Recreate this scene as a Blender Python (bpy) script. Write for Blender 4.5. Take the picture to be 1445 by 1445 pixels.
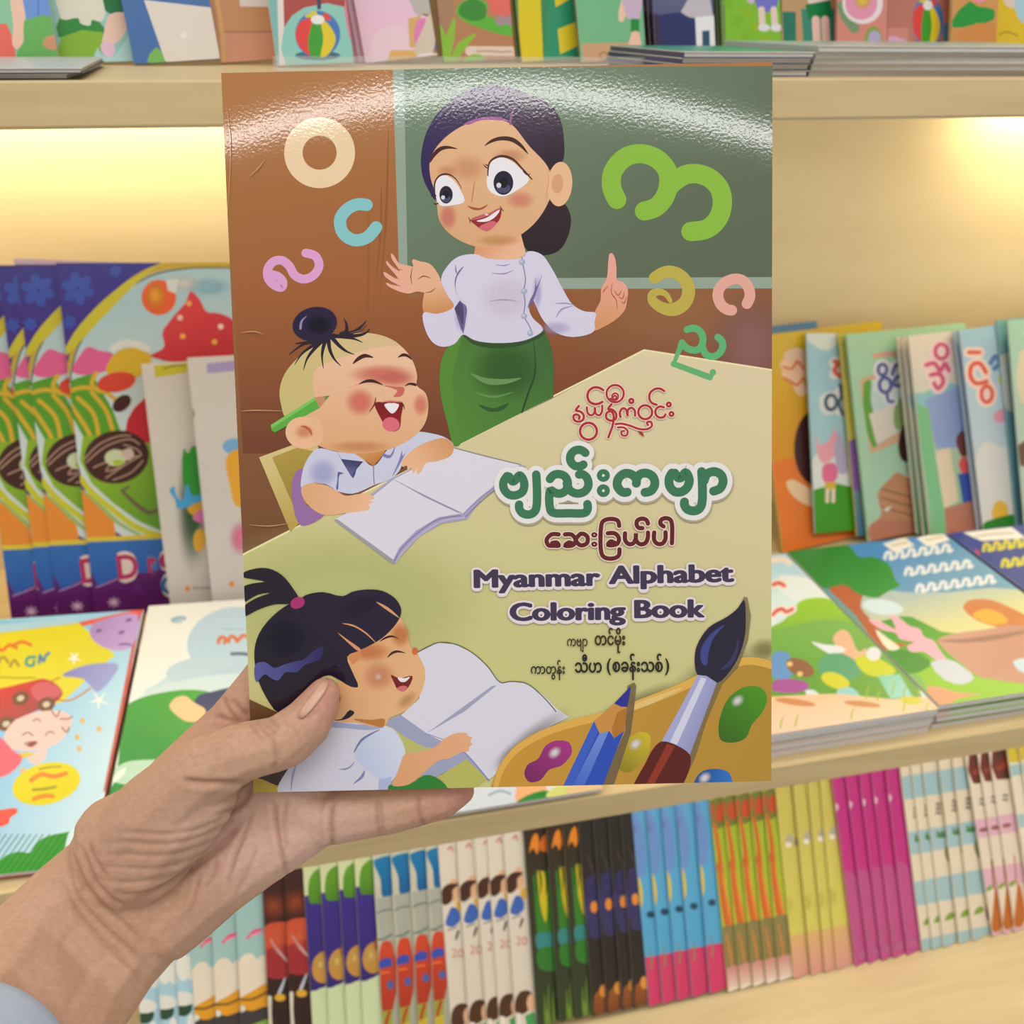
import bpy, bmesh, math, random
import numpy as np
from mathutils import Vector, Matrix, noise
from mathutils.bvhtree import BVHTree

random.seed(7)
scene = bpy.context.scene
COL = scene.collection
for o in list(bpy.data.objects):
    bpy.data.objects.remove(o)

# ------------------------------------------------------------------ camera
EYE = Vector((0.0, 0.0, 1.5))          # metres above the shop floor
FPX, SIZE, CX = 1385.0, 1445.0, 722.5
RIGHT = Vector((0.97308518, -0.23023462, 0.00986113))
DOWN = Vector((-0.09511228, -0.44023217, -0.89283217))
FWD = Vector((0.20990207, 0.86786384, -0.45028155))
cam_data = bpy.data.cameras.new('camera')
cam_data.sensor_width = 36.0
cam_data.lens = 36.0 * FPX / SIZE
cam_data.clip_start = 0.01
cam_data.clip_end = 50
cam = bpy.data.objects.new('camera', cam_data)
COL.objects.link(cam)
cam.matrix_world = Matrix(((RIGHT.x, -DOWN.x, -FWD.x, EYE.x),
                           (RIGHT.y, -DOWN.y, -FWD.y, EYE.y),
                           (RIGHT.z, -DOWN.z, -FWD.z, EYE.z),
                           (0, 0, 0, 1)))
cam_data.dof.use_dof = True
cam_data.dof.focus_distance = 0.385
cam_data.dof.aperture_fstop = (cam_data.lens / 1000) / 0.0024
scene.camera = cam

# ------------------------------------------------------------------ world, lamps, exposure
world = bpy.data.worlds.new('shop_ambient')
world.use_nodes = True
bg = world.node_tree.nodes['Background']
bg.inputs[0].default_value = (1.0, 0.985, 0.96, 1)
bg.inputs[1].default_value = 0.95
scene.world = world
scene.view_settings.view_transform = 'Standard'
scene.view_settings.look = 'None'
scene.view_settings.exposure = -1.0
scene.view_settings.gamma = 1.0
scene.view_settings.use_curve_mapping = False
scene.cycles.transparent_max_bounces = 24


def area(name, loc, target, sx, sy, watts, color=(1, 1, 1)):
    l = bpy.data.lights.new(name, 'AREA')
    l.shape = 'RECTANGLE'
    l.size, l.size_y, l.energy, l.color = sx, sy, watts, color
    ob = bpy.data.objects.new(name, l)
    COL.objects.link(ob)
    ob.location = loc
    ob.rotation_euler = (Vector(target) - Vector(loc)).to_track_quat('-Z', 'Y').to_euler()
    return ob


area('ceiling_panel_light', (0.3, -0.5, 3.1), (0.3, 0.8, 1.1), 2.2, 0.8, 44, (1, 0.985, 0.96))
area('ceiling_tube_light', (-0.30, -1.40, 3.02), (0.1, 0.4, 1.4), 2.3, 0.045, 13, (1, 0.98, 0.95))
area('ceiling_panel_light', (-1.5, 0.1, 3.2), (0.1, 0.7, 1.1), 0.8, 1.2, 14, (1, 0.97, 0.93))
LED = (1.0, 0.85, 0.50)
area('shelf_led_light', (-0.36, 1.082, 1.437), (-0.36, 1.095, 1.2), 0.84, 0.02, 3.3, LED)
area('shelf_led_light', (1.22, 1.082, 1.437), (1.22, 1.095, 1.2), 0.74, 0.02, 5.6, LED)
area('shelf_led_light', (0.35, 0.66, 1.437), (0.35, 0.86, 0.9), 1.9, 0.03, 4.4, (1, 0.95, 0.84))
area('shelf_led_light', (0.5, 0.62, 0.882), (0.5, 0.66, 0.4), 1.9, 0.03, 9.5, (1, 0.98, 0.92))


# ------------------------------------------------------------------ geometry helpers
def ray(x, y):
    return RIGHT * (x - CX) + DOWN * (y - CX) + FWD * FPX


def on_y(x, y, yv):                      # point on the vertical plane Y = yv
    r = ray(x, y)
    return EYE + r * (yv / r.y)


def on_z(x, y, zv):                      # point on the level z = zv (world height)
    r = ray(x, y)
    return EYE + r * ((zv - EYE.z) / r.z)


def at_depth(x, y, d):
    return EYE + ray(x, y) * (d / FPX)


def to_px(p):
    q = p - EYE
    w = q.dot(FWD)
    return CX + FPX * q.dot(RIGHT) / w, CX + FPX * q.dot(DOWN) / w


def lin(c):
    out = []
    for v in c[:3]:
        v = v / 255.0
        out.append(v / 12.92 if v <= 0.04045 else ((v + 0.055) / 1.055) ** 2.4)
    return out


def smooth_pts(pts, closed=True, n=6):
    pts = [tuple(p[:2]) for p in pts]
    m = len(pts)
    if m < 3:
        return pts
    out = []
    rng = range(m) if closed else range(m - 1)
    for i in rng:
        if closed:
            p0, p1, p2, p3 = pts[(i - 1) % m], pts[i], pts[(i + 1) % m], pts[(i + 2) % m]
        else:
            p0, p1, p2, p3 = pts[max(i - 1, 0)], pts[i], pts[i + 1], pts[min(i + 2, m - 1)]
        # centripetal Catmull-Rom: no loops on uneven spacing
        def kn(t, a, b):
            return t + max(math.hypot(a[0] - b[0], a[1] - b[1]), 1e-6) ** 0.5
        t0 = 0.0
        t1 = kn(t0, p0, p1)
        t2 = kn(t1, p1, p2)
        t3 = kn(t2, p2, p3)
        for k in range(n):
            t = t1 + (t2 - t1) * k / n
            def L(a, b, ta, tb):
                return ((tb - t) / (tb - ta) * a[0] + (t - ta) / (tb - ta) * b[0],
                        (tb - t) / (tb - ta) * a[1] + (t - ta) / (tb - ta) * b[1])
            a1, a2, a3 = L(p0, p1, t0, t1), L(p1, p2, t1, t2), L(p2, p3, t2, t3)
            b1, b2 = L(a1, a2, t0, t2), L(a2, a3, t1, t3)
            out.append(L(b1, b2, t1, t2))
    if not closed:
        out.append(pts[-1])
    return out


def clip_half(poly, a, b, c):            # keep a*x + b*y <= c ; points may carry extra values
    out = []
    m = len(poly)
    for i in range(m):
        p, q = poly[i], poly[(i + 1) % m]
        dp, dq = a * p[0] + b * p[1] - c, a * q[0] + b * q[1] - c
        if dp <= 0:
            out.append(p)
        if (dp < 0 < dq) or (dq < 0 < dp):
            t = dp / (dp - dq)
            out.append(tuple(p[k] + (q[k] - p[k]) * t for k in range(len(p))))
    return out


# ------------------------------------------------------------------ printed artwork
DZ = 1.3e-6                                # ink layers, a few microns each


class Art:
    """Vector artwork printed on one cover. Coordinates are mapped to the cover's own metres."""

    def __init__(self, W, H, proj):
        self.W, self.H, self.proj = W, H, proj
        self.o = (0, 0, 1.0)
        self.layer = 1
        self.faces = []                  # (list of (u, v, r, g, b, a), layer)

    def fr(self, ox, oy, s):
        self.o = (ox, oy, s)
        return self

    def P(self, p):
        ox, oy, s = self.o
        return self.proj(ox + p[0] / s, oy + p[1] / s)

    def face(self, pts):                 # pts: (u, v, r, g, b, a)
        if any(p[0] < 0 or p[0] > self.W or p[1] < 0 or p[1] > self.H for p in pts):
            for h in ((-1, 0, 0), (1, 0, self.W), (0, -1, 0), (0, 1, self.H)):
                pts = clip_half(pts, *h)
                if len(pts) < 3:
                    return
        clean = []
        for p in pts:
            if not clean or abs(p[0] - clean[-1][0]) + abs(p[1] - clean[-1][1]) > 1e-7:
                clean.append(p)
        if len(clean) > 2 and abs(clean[0][0] - clean[-1][0]) + abs(clean[0][1] - clean[-1][1]) < 1e-7:
            clean.pop()
        if len(clean) > 2:
            self.faces.append((clean, self.layer))

    def full(self, c1, c2=None, horiz=False):
        self.layer += 1
        n = 8 if c2 else 1
        a, b = lin(c1), lin(c2 or c1)
        for i in range(n):
            t0, t1 = i / n, (i + 1) / n
            k0 = [x + (y - x) * t0 for x, y in zip(a, b)] + [1]
            k1 = [x + (y - x) * t1 for x, y in zip(a, b)] + [1]
            W, H = self.W, self.H
            if horiz:
                self.faces.append(([(W * t0, 0, *k0), (W * t1, 0, *k1), (W * t1, H, *k1), (W * t0, H, *k0)], self.layer))
            else:
                self.faces.append(([(0, H * (1 - t1), *k1), (W, H * (1 - t1), *k1), (W, H * (1 - t0), *k0), (0, H * (1 - t0), *k0)], self.layer))

    def poly(self, pts, c, c2=None, g=None, sm=True, a=1.0, n=6):
        self.layer += 1
        pp = smooth_pts(pts, True, n) if sm else [tuple(p[:2]) for p in pts]
        A = lin(c)
        if c2 is None:
            self.face([(*self.P(p), *A, a) for p in pp])
            return
        B = lin(c2)
        (x0, y0), (x1, y1) = g
        dx, dy = x1 - x0, y1 - y0
        L2 = dx * dx + dy * dy
        bands = 7
        def colr(p):
            t = min(1, max(0, ((p[0] - x0) * dx + (p[1] - y0) * dy) / L2))
            return [u + (w - u) * t for u, w in zip(A, B)]
        for i in range(bands):
            q = pp
            if i > 0:
                t = i / bands
                q = clip_half(q, -dx, -dy, -(dx * x0 + dy * y0 + t * L2))
            if i < bands - 1 and len(q) > 2:
                t = (i + 1) / bands
                q = clip_half(q, dx, dy, dx * x0 + dy * y0 + t * L2)
            if len(q) > 2:
                self.face([(*self.P(p), *colr(p), a) for p in q])

    def ell(self, cx, cy, rx, ry, c, rot=0, a=1.0, n=28):
        r = math.radians(rot)
        pts = []
        for k in range(n):
            t = 2 * math.pi * k / n
            x, y = rx * math.cos(t), ry * math.sin(t)
            pts.append((cx + x * math.cos(r) - y * math.sin(r), cy + x * math.sin(r) + y * math.cos(r)))
        self.poly(pts, c, sm=False, a=a)

    def blob(self, cx, cy, rx, ry, c, a=0.6, rot=0):        # soft airbrushed spot
        self.layer += 1
        A = lin(c)
        r = math.radians(rot)
        n = 24
        def pt(k, f):
            t = 2 * math.pi * k / n
            x, y = rx * f * math.cos(t), ry * f * math.sin(t)
            return self.P((cx + x * math.cos(r) - y * math.sin(r), cy + x * math.sin(r) + y * math.cos(r)))
        lv = [(0.0, 1.0), (0.3, 0.86), (0.6, 0.45), (0.82, 0.14), (1.0, 0.0)]
        for j in range(4):
            (f0, a0), (f1, a1) = lv[j], lv[j + 1]
            for k in range(n):
                if f0 == 0:
                    q = [(*pt(0, 0), *A, a * a0), (*pt(k, f1), *A, a * a1), (*pt(k + 1, f1), *A, a * a1)]
                else:
                    q = [(*pt(k, f0), *A, a * a0), (*pt(k, f1), *A, a * a1), (*pt(k + 1, f1), *A, a * a1), (*pt(k + 1, f0), *A, a * a0)]
                self.face(q)

    def stroke(self, pts, w, c, sm=True, closed=False, t0=1.0, t1=1.0, mid=1.0, n=6, cap=True):
        self.layer += 1
        A = lin(c)
        pp = smooth_pts(pts, closed, n) if sm else [tuple(p[:2]) for p in pts]
        if closed:
            pp = pp + [pp[0]]
        m = len(pp)
        L, R = [], []
        for i, p in enumerate(pp):
            if closed:
                a, b = pp[(i - 1) % (m - 1)], pp[(i + 1) % (m - 1)]
            else:
                a, b = pp[max(i - 1, 0)], pp[min(i + 1, m - 1)]
            dx, dy = b[0] - a[0], b[1] - a[1]
            d = math.hypot(dx, dy) or 1
            s = i / (m - 1)
            f = (t0 + (mid - t0) * min(1, s * 2)) if s < 0.5 else (mid + (t1 - mid) * (s * 2 - 1))
            h = w * 0.5 * f
            L.append((p[0] - dy / d * h, p[1] + dx / d * h))
            R.append((p[0] + dy / d * h, p[1] - dx / d * h))
        for i in range(m - 1):
            self.face([(*self.P(q), *A, 1) for q in (L[i], L[i + 1], R[i + 1], R[i])])
            self.layer += 1.0 / m
        if cap and not closed:
            for p, f in ((pp[0], t0), (pp[-1], t1)):
                h = w * 0.5 * f
                self.layer += 0.25
                if h > 0.2:
                    self.face([(*self.P((p[0] + h * math.cos(k * math.pi / 8), p[1] + h * math.sin(k * math.pi / 8))), *A, 1) for k in range(16)])
        if not sm:                        # round joints at sharp corners
            for p in pp[1:-1]:
                self.layer += 0.25
                self.face([(*self.P((p[0] + w / 2 * math.cos(k * math.pi / 8), p[1] + w / 2 * math.sin(k * math.pi / 8))), *A, 1) for k in range(16)])

    def ring(self, cx, cy, r, w, c, ry=None):
        ry = ry or r
        self.stroke([(cx + r * math.cos(k * math.pi / 12), cy + ry * math.sin(k * math.pi / 12)) for k in range(24)], w, c, closed=True, n=3)

    def text(self, s, x, y, w, h, c, fat=0.0, rot=0.0, n=8, tall=1.0):
        """lettering: baseline starts at (x, y), width w, em height h; fat = extra pen radius in frame units"""
        A = lin(c)
        vs, fs = glyphs(s)
        x0, x1 = glyph_extent(s)
        k = (w - 2 * fat) / (x1 - x0)
        cr, sr = math.cos(rot), math.sin(rot)
        moves = [(0, 0)]
        if fat:
            moves += [(fat * math.cos(2 * math.pi * i / n), fat * tall * math.sin(2 * math.pi * i / n)) for i in range(n)]
        for mx, my in moves:
            self.layer += 0.2
            for f in fs:
                pts = []
                for i in f:
                    gx, gy = (vs[i][0] - x0) * k + fat, -vs[i][1] * h
                    pts.append((*self.P((x + gx * cr - gy * sr + mx, y + gx * sr + gy * cr + my)), *A, 1))
                self.face(pts)


_glyph = {}


def glyphs(s):
    if s not in _glyph:
        cu = bpy.data.curves.new('lettering', 'FONT')
        cu.body, cu.size, cu.offset, cu.resolution_u = s, 1.0, 0.0, 4
        ob = bpy.data.objects.new('lettering', cu)
        COL.objects.link(ob)
        dg = bpy.context.evaluated_depsgraph_get()
        dg.update()
        me = bpy.data.meshes.new_from_object(ob.evaluated_get(dg))
        _glyph[s] = ([tuple(v.co[:2]) for v in me.vertices], [tuple(p.vertices) for p in me.polygons])
        bpy.data.objects.remove(ob)
        bpy.data.meshes.remove(me)
        bpy.data.curves.remove(cu)
    return _glyph[s]


def glyph_extent(s):
    xs = [v[0] for v in glyphs(s)[0]]
    return min(xs), max(xs)


# ------------------------------------------------------------------ materials
def nodes_of(name):
    m = bpy.data.materials.new(name)
    m.use_nodes = True
    nt = m.node_tree
    return m, nt, nt.nodes['Principled BSDF'], nt.links.new


def mat_plain(name, c, rough=0.5, spec=0.4):
    m, nt, p, ln = nodes_of(name)
    nz = nt.nodes.new('ShaderNodeTexNoise')
    nz.inputs['Scale'].default_value = 40
    mx = nt.nodes.new('ShaderNodeMix')
    mx.data_type = 'RGBA'
    k = lin(c)
    mx.inputs[6].default_value = (*[v * 0.93 for v in k], 1)
    mx.inputs[7].default_value = (*[min(1, v * 1.05) for v in k], 1)
    ln(nz.outputs['Fac'], mx.inputs[0])
    ln(mx.outputs[2], p.inputs['Base Color'])
    p.inputs['Roughness'].default_value = rough
    p.inputs['Specular IOR Level'].default_value = spec
    return m


def mat_print(name, alpha=False, rough=0.32, spec=0.4, wavy=None):
    m, nt, p, ln = nodes_of(name)
    at = nt.nodes.new('ShaderNodeAttribute')
    at.attribute_name = 'ink'
    ln(at.outputs['Color'], p.inputs['Base Color'])
    if alpha:
        ln(at.outputs['Alpha'], p.inputs['Alpha'])
    p.inputs['Roughness'].default_value = rough
    p.inputs['Specular IOR Level'].default_value = spec
    if wavy:
        tc = nt.nodes.new('ShaderNodeTexCoord')
        n1 = nt.nodes.new('ShaderNodeTexNoise')
        n1.inputs['Scale'].default_value = 850
        n1.inputs['Detail'].default_value = 1
        ln(tc.outputs['Object'], n1.inputs['Vector'])
        # paper bow: h = a * min(v, .05) * (u - uc)^2
        sep = nt.nodes.new('ShaderNodeSeparateXYZ')
        ln(tc.outputs['Object'], sep.inputs[0])
        def mth(op, a, b):
            nd = nt.nodes.new('ShaderNodeMath')
            nd.operation = op
            for i, q in enumerate((a, b)):
                if isinstance(q, (int, float)):
                    nd.inputs[i].default_value = q
                else:
                    ln(q, nd.inputs[i])
            return nd.outputs[0]
        du = mth('SUBTRACT', sep.outputs[0], wavy[0])
        dv = mth('SMOOTH_MIN', mth('SUBTRACT', wavy[1], sep.outputs[2]), 0.06)
        dv.node.inputs[2].default_value = 0.1
        hgt = mth('MULTIPLY', mth('MULTIPLY', du, du), mth('MULTIPLY', dv, wavy[2]))
        hgt = mth('ADD', hgt, mth('MULTIPLY', n1.outputs['Fac'], wavy[3]))
        bp = nt.nodes.new('ShaderNodeBump')
        bp.inputs['Distance'].default_value = 1.0
        bp.inputs['Strength'].default_value = 1.0
        ln(hgt, bp.inputs['Height'])
        ln(bp.outputs[0], p.inputs['Normal'])
    return m


def mat_wood(name, c, c2, scale=(1.2, 14, 14), rough=0.5):
    m, nt, p, ln = nodes_of(name)
    tc = nt.nodes.new('ShaderNodeTexCoord')
    mp = nt.nodes.new('ShaderNodeMapping')
    mp.inputs['Scale'].default_value = scale
    nz = nt.nodes.new('ShaderNodeTexNoise')
    nz.inputs['Scale'].default_value = 6
    nz.inputs['Detail'].default_value = 6
    cr = nt.nodes.new('ShaderNodeValToRGB')
    cr.color_ramp.elements[0].position = 0.3
    cr.color_ramp.elements[0].color = (*lin(c2), 1)
    cr.color_ramp.elements[1].position = 0.7
    cr.color_ramp.elements[1].color = (*lin(c), 1)
    ln(tc.outputs['Object'], mp.inputs['Vector'])
    ln(mp.outputs[0], nz.inputs['Vector'])
    ln(nz.outputs['Fac'], cr.inputs[0])
    ln(cr.outputs[0], p.inputs['Base Color'])
    p.inputs['Roughness'].default_value = rough
    p.inputs['Specular IOR Level'].default_value = 0.3
    return m


def mat_pages(name):
    m, nt, p, ln = nodes_of(name)
    tc = nt.nodes.new('ShaderNodeTexCoord')
    wv = nt.nodes.new('ShaderNodeTexWave')
    wv.bands_direction = 'Y'
    wv.inputs['Scale'].default_value = 420
    wv.inputs['Distortion'].default_value = 2.5
    wv.inputs['Detail Scale'].default_value = 0.4
    cr = nt.nodes.new('ShaderNodeValToRGB')
    cr.color_ramp.elements[0].color = (*lin((182, 178, 174)), 1)
    cr.color_ramp.elements[1].color = (*lin((234, 229, 222)), 1)
    ln(tc.outputs['Object'], wv.inputs['Vector'])
    ln(wv.outputs['Fac'], cr.inputs[0])
    ln(cr.outputs[0], p.inputs['Base Color'])
    p.inputs['Roughness'].default_value = 0.8
    return m


M_PRINT = mat_print('printed_card')
M_AIR = mat_print('printed_card_airbrush', alpha=True)
M_PAGES = mat_pages('paper_edges')
M_SHELF = mat_wood('maple_shelf', (222, 198, 150), (210, 185, 136))
M_WALL = mat_wood('maple_back_panel', (240, 222, 180), (233, 213, 168), (0.5, 3, 3), 0.55)
M_FLOOR = mat_plain('grey_floor', (190, 184, 176), 0.6)


# ------------------------------------------------------------------ object helpers
def mesh_obj(name, verts, faces, mats, parent=None, smooth=False):
    me = bpy.data.meshes.new(name)
    me.from_pydata([tuple(v) for v in verts], [], faces)
    for m in (mats if isinstance(mats, (list, tuple)) else [mats]):
        me.materials.append(m)
    if smooth:
        me.polygons.foreach_set('use_smooth', [True] * len(me.polygons))
    me.update()
    ob = bpy.data.objects.new(name, me)
    COL.objects.link(ob)
    if parent:
        ob.parent = parent
    return ob


BOXF = [(0, 1, 2, 3), (7, 6, 5, 4), (0, 4, 5, 1), (1, 5, 6, 2), (2, 6, 7, 3), (3, 7, 4, 0)]


def box_v(x0, x1, y0, y1, z0, z1):
    return [(x0, y0, z0), (x0, y1, z0), (x1, y1, z0), (x1, y0, z0), (x0, y0, z1), (x0, y1, z1), (x1, y1, z1), (x1, y0, z1)]


def box_obj(name, b, mat, parent=None, bevel=0.0):
    ob = mesh_obj(name, box_v(*b), BOXF, mat, parent)
    if bevel:
        md = ob.modifiers.new('bevel', 'BEVEL')
        md.width, md.segments = bevel, 2
    return ob


def empty(name, M, label, cat, group=None):
    e = bpy.data.objects.new(name, None)
    e.empty_display_size = 0.02
    COL.objects.link(e)
    e.matrix_world = M
    tag(e, label, cat, group)
    return e


def tag(o, label, cat, group=None):
    o['label'], o['category'] = label, cat
    if group:
        o['group'] = group
    return o


def frame_m(origin, xdir, zdir):
    z = zdir.normalized()
    x = (xdir - z * xdir.dot(z)).normalized()
    y = z.cross(x)
    return Matrix(((x.x, y.x, z.x, origin.x), (x.y, y.y, z.y, origin.y), (x.z, y.z, z.z, origin.z), (0, 0, 0, 1)))


def plane_proj(M):
    """photo coordinates -> metres on the front cover of the book standing at M"""
    Mi = M.inverted()
    o = Mi @ EYE
    R = Mi.to_3x3()
    def f(x, y):
        d = R @ ray(x, y)
        t = -o.y / d.y
        return o.x + d.x * t, o.z + d.z * t
    return f


def cover_mesh(name, W, H, T, art, spine, back, mats=None, max_ink=.0002):
    """front, spine and back cover of a booklet as one folded sheet, with its print"""
    c = min(0.0005, T * 0.2)
    verts, faces, cols, mi = [], [], [], []
    def add(b, col):
        k = len(verts)
        vv = box_v(*b)
        verts.extend(vv)
        faces.extend([tuple(i + k for i in f) for f in BOXF])
        cols.extend([(*lin(col), 1)] * 8)
        mi.extend([0] * 6)
    paper = (228, 224, 218)
    add((0, W, 0, c, 0, H), paper)
    add((0, W, T - c, T, 0, H), back)
    add((0, c, c, T - c, 0, H), spine)
    if art:
        top = max(ly for _, ly in art.faces)
        dz = min(DZ, max_ink / top)
        for pts, ly in art.faces:
            k = len(verts)
            y = -ly * dz
            al = False
            for u, v, r, g, b, a in pts:
                verts.append((u, y, v))
                cols.append((r, g, b, a))
                al = al or a < 0.999
            # wind so the printed side faces out (-y)
            s = sum(pts[i][0] * pts[(i + 1) % len(pts)][1] - pts[(i + 1) % len(pts)][0] * pts[i][1] for i in range(len(pts)))
            idx = list(range(k, k + len(pts)))
            faces.append(tuple(idx if s > 0 else reversed(idx)))
            mi.append(1 if al else 0)
    me = bpy.data.meshes.new(name)
    me.from_pydata(verts, [], faces)
    at = me.attributes.new('ink', 'FLOAT_COLOR', 'POINT')
    at.data.foreach_set('color', [x for q in cols for x in q])
    for m in (mats or (M_PRINT, M_AIR)):
        me.materials.append(m)
    me.polygons.foreach_set('material_index', mi)
    me.update()
    return me


def pages_mesh(W, H, T):
    c = min(0.0005, T * 0.2)
    me = bpy.data.meshes.new('pages')
    me.from_pydata(box_v(c, W - 0.001, c, T - c, 0.0008, H - 0.0008), [], BOXF)
    me.materials.append(M_PAGES)
    return me


def book(name, M, W, H, T, art, label, cat='book', group=None, spine=(225, 220, 215), back=(225, 220, 215), mats=None):
    e = empty(name, M, label, cat, group)
    cv = bpy.data.objects.new('cover', cover_mesh('cover', W, H, T, art, spine, back, mats, .01 if mats else .0002))
    pg = bpy.data.objects.new('pages', pages_mesh(W, H, T))
    for ob in (cv, pg):
        COL.objects.link(ob)
        ob.parent = e
    return e


def copy_book(src, M, label, group=None):
    e = src.copy()
    COL.objects.link(e)
    e.matrix_world = M
    e['label'] = label
    if group:
        e['group'] = group
    for ch in src.children:
        c = ch.copy()
        COL.objects.link(c)
        c.parent = e
    return e


ORD = ['first', 'second', 'third', 'fourth', 'fifth', 'sixth', 'seventh', 'eighth']
SHELF_UP, SHELF_MID, SHELF_LOW = EYE.z - 0.032, EYE.z - 0.59, EYE.z - 1.02

# ------------------------------------------------------------------ structure and the shelf unit
fl = box_obj('floor', (-2.5, 3.0, -2.0, 1.6, -0.05, 0.0), M_FLOOR)
fl['kind'] = 'structure'
wl = box_obj('wall_back', (-2.5, 3.0, 1.16, 1.26, 0.0, 2.6), mat_plain('plaster_wall', (232, 226, 214), 0.8))
wl['kind'] = 'structure'
unit = empty('display_shelf', Matrix.Translation((0.4, 0.8, 0.0)), 'pale maple shop shelf unit holding all the books', 'shelf')
UI = unit.matrix_world.inverted()


def unit_part(name, b, mat, bevel=0.0):
    b = (b[0] - 0.4, b[1] - 0.4, b[2] - 0.8, b[3] - 0.8, b[4], b[5])
    return box_obj(name, b, mat, unit, bevel)


unit_part('shelf_board', (-1.1, 2.1, 0.60, 1.12, SHELF_UP - 0.0232, SHELF_UP), M_SHELF, 0.0012)
unit_part('shelf_board', (-1.1, 2.1, 0.60, 1.12, SHELF_MID - 0.0255, SHELF_MID), M_SHELF, 0.0012)
unit_part('shelf_board', (-1.1, 2.1, 0.47, 1.12, SHELF_LOW - 0.025, SHELF_LOW), M_SHELF, 0.0012)
unit_part('plinth', (-1.1, 2.1, 0.52, 1.10, 0.0, SHELF_LOW - 0.025), M_SHELF)
unit_part('back_panel', (-1.1, 2.1, 1.12, 1.15, 0.0, 2.2), M_WALL)
M_LED = mat_plain('led_housing', (235, 232, 225), 0.4)
for x0, x1, y, z in ((-0.80, 0.08, 1.082, SHELF_UP - 0.0232), (0.85, 1.59, 1.082, SHELF_UP - 0.0232),
                     (-0.6, 1.32, 0.655, SHELF_UP - 0.0232), (-0.47, 1.47, 0.62, SHELF_MID - 0.0255)):
    unit_part('led_strip', (x0, x1, y - 0.008, y + 0.008, z - 0.005, z), M_LED)

# ================================================================== the held colouring book
CORN = [(312, 103), (1090, 97), (1088, 1110), (358, 1118)]      # TL, TR, BR, BL in the photograph
rTL, rTR, rBR, rBL = [ray(*p) for p in CORN]
A3 = np.array([list(rTR), [-v for v in rBR], list(rBL)]).T       # depths of the three other corners
kTR, kBR, kBL = np.linalg.solve(A3, np.array(list(rTL)))
HW = 0.212
k0 = HW / (rTR * kTR - rTL).length
cTL, cTR, cBR, cBL = [EYE + r * k0 * k for r, k in ((rTL, 1), (rTR, kTR), (rBR, kBR), (rBL, kBL))]
HH = (cTL - cBL).length
HT = 0.0034
HELD_M = frame_m(cBL, cBR - cBL, cTL - cBL)
held_art = Art(HW, HH, plane_proj(HELD_M))
a = held_art
SKIN, SKIN_L, SKIN_D = (224, 172, 130), (232, 188, 150), (205, 130, 80)
# background and blackboard
a.fr(0, 0, 1)
a.full((172, 116, 66), (70, 30, 22))
a.poly([(310, 95), (556, 95), (575, 420), (330, 420)], (174, 118, 66), (158, 94, 48), ((400, 100), (440, 420)), sm=False)
a.poly([(330, 420), (575, 420), (1095, 400), (1095, 540), (640, 640), (343, 640)], (158, 94, 48), (112, 58, 38), ((500, 410), (520, 640)), sm=False)
a.blob(960, 440, 260, 110, (176, 122, 84), 0.55)
a.blob(1060, 490, 70, 90, (158, 112, 108), 0.7)
a.poly([(554, 96), (1095, 93), (1095, 407), (577, 408), (563, 380)], (148, 164, 148), sm=False)
a.poly([(570, 96), (1095, 93), (1095, 391), (578, 393), (575, 380)], (110, 132, 106), (92, 102, 80), ((700, 130), (900, 395)), sm=False)
for x0, y0, x1, y1 in ((548, 180, 536, 420), (538, 260, 530, 400), (520, 300, 512, 560), (505, 430, 500, 560)):
    a.stroke([(x0, y0), ((x0 + x1) / 2 + 3, (y0 + y1) / 2), (x1, y1)], 4, (150, 88, 46), t0=0.1, t1=0.1)
# floating letters
a.ring(451, 215.5, 37, 26, (236, 206, 166))
a.fr(310, 90, 3.705)
a.stroke([(768, 738), (720, 735), (665, 762), (630, 815), (645, 885), (705, 922), (770, 908), (818, 855)], 64, (134, 196, 198))
a.stroke([(262, 1100), (305, 1112), (330, 1140), (325, 1168), (300, 1165), (258, 1130), (250, 1080), (280, 1035), (325, 1028), (362, 1055), (392, 1105), (440, 1126), (492, 1105), (520, 1055), (500, 1005), (450, 990)], 46, (222, 160, 206))
a.fr(830, 180, 5.558)
a.stroke([(225, 565), (185, 470), (195, 345), (290, 235), (410, 205), (530, 240), (615, 330), (632, 430), (600, 545), (530, 625), (440, 655)], 150, (138, 186, 62))
a.stroke([(628, 470), (680, 420), (760, 372), (845, 362), (950, 395), (1030, 480), (1052, 590), (1020, 710), (930, 795), (805, 815)], 152, (138, 186, 62))
a.fr(890, 360, 7.225)
a.stroke([(245, 232), (330, 180), (410, 170), (500, 205), (570, 285), (590, 375), (555, 480), (470, 545), (380, 555), (280, 515), (220, 455), (225, 395), (290, 375), (360, 400), (405, 470)], 120, (190, 172, 74), t1=0.35, mid=1.15)
a.stroke([(300, 425), (340, 445), (375, 480)], 40, (150, 90, 55), t0=0.2, t1=0.2, mid=1)
a.stroke([(1185, 495), (1215, 420), (1195, 320), (1130, 255), (1050, 245), (960, 280), (900, 350), (890, 430), (925, 510), (985, 555), (1030, 562)], 110, (228, 168, 152))
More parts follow.
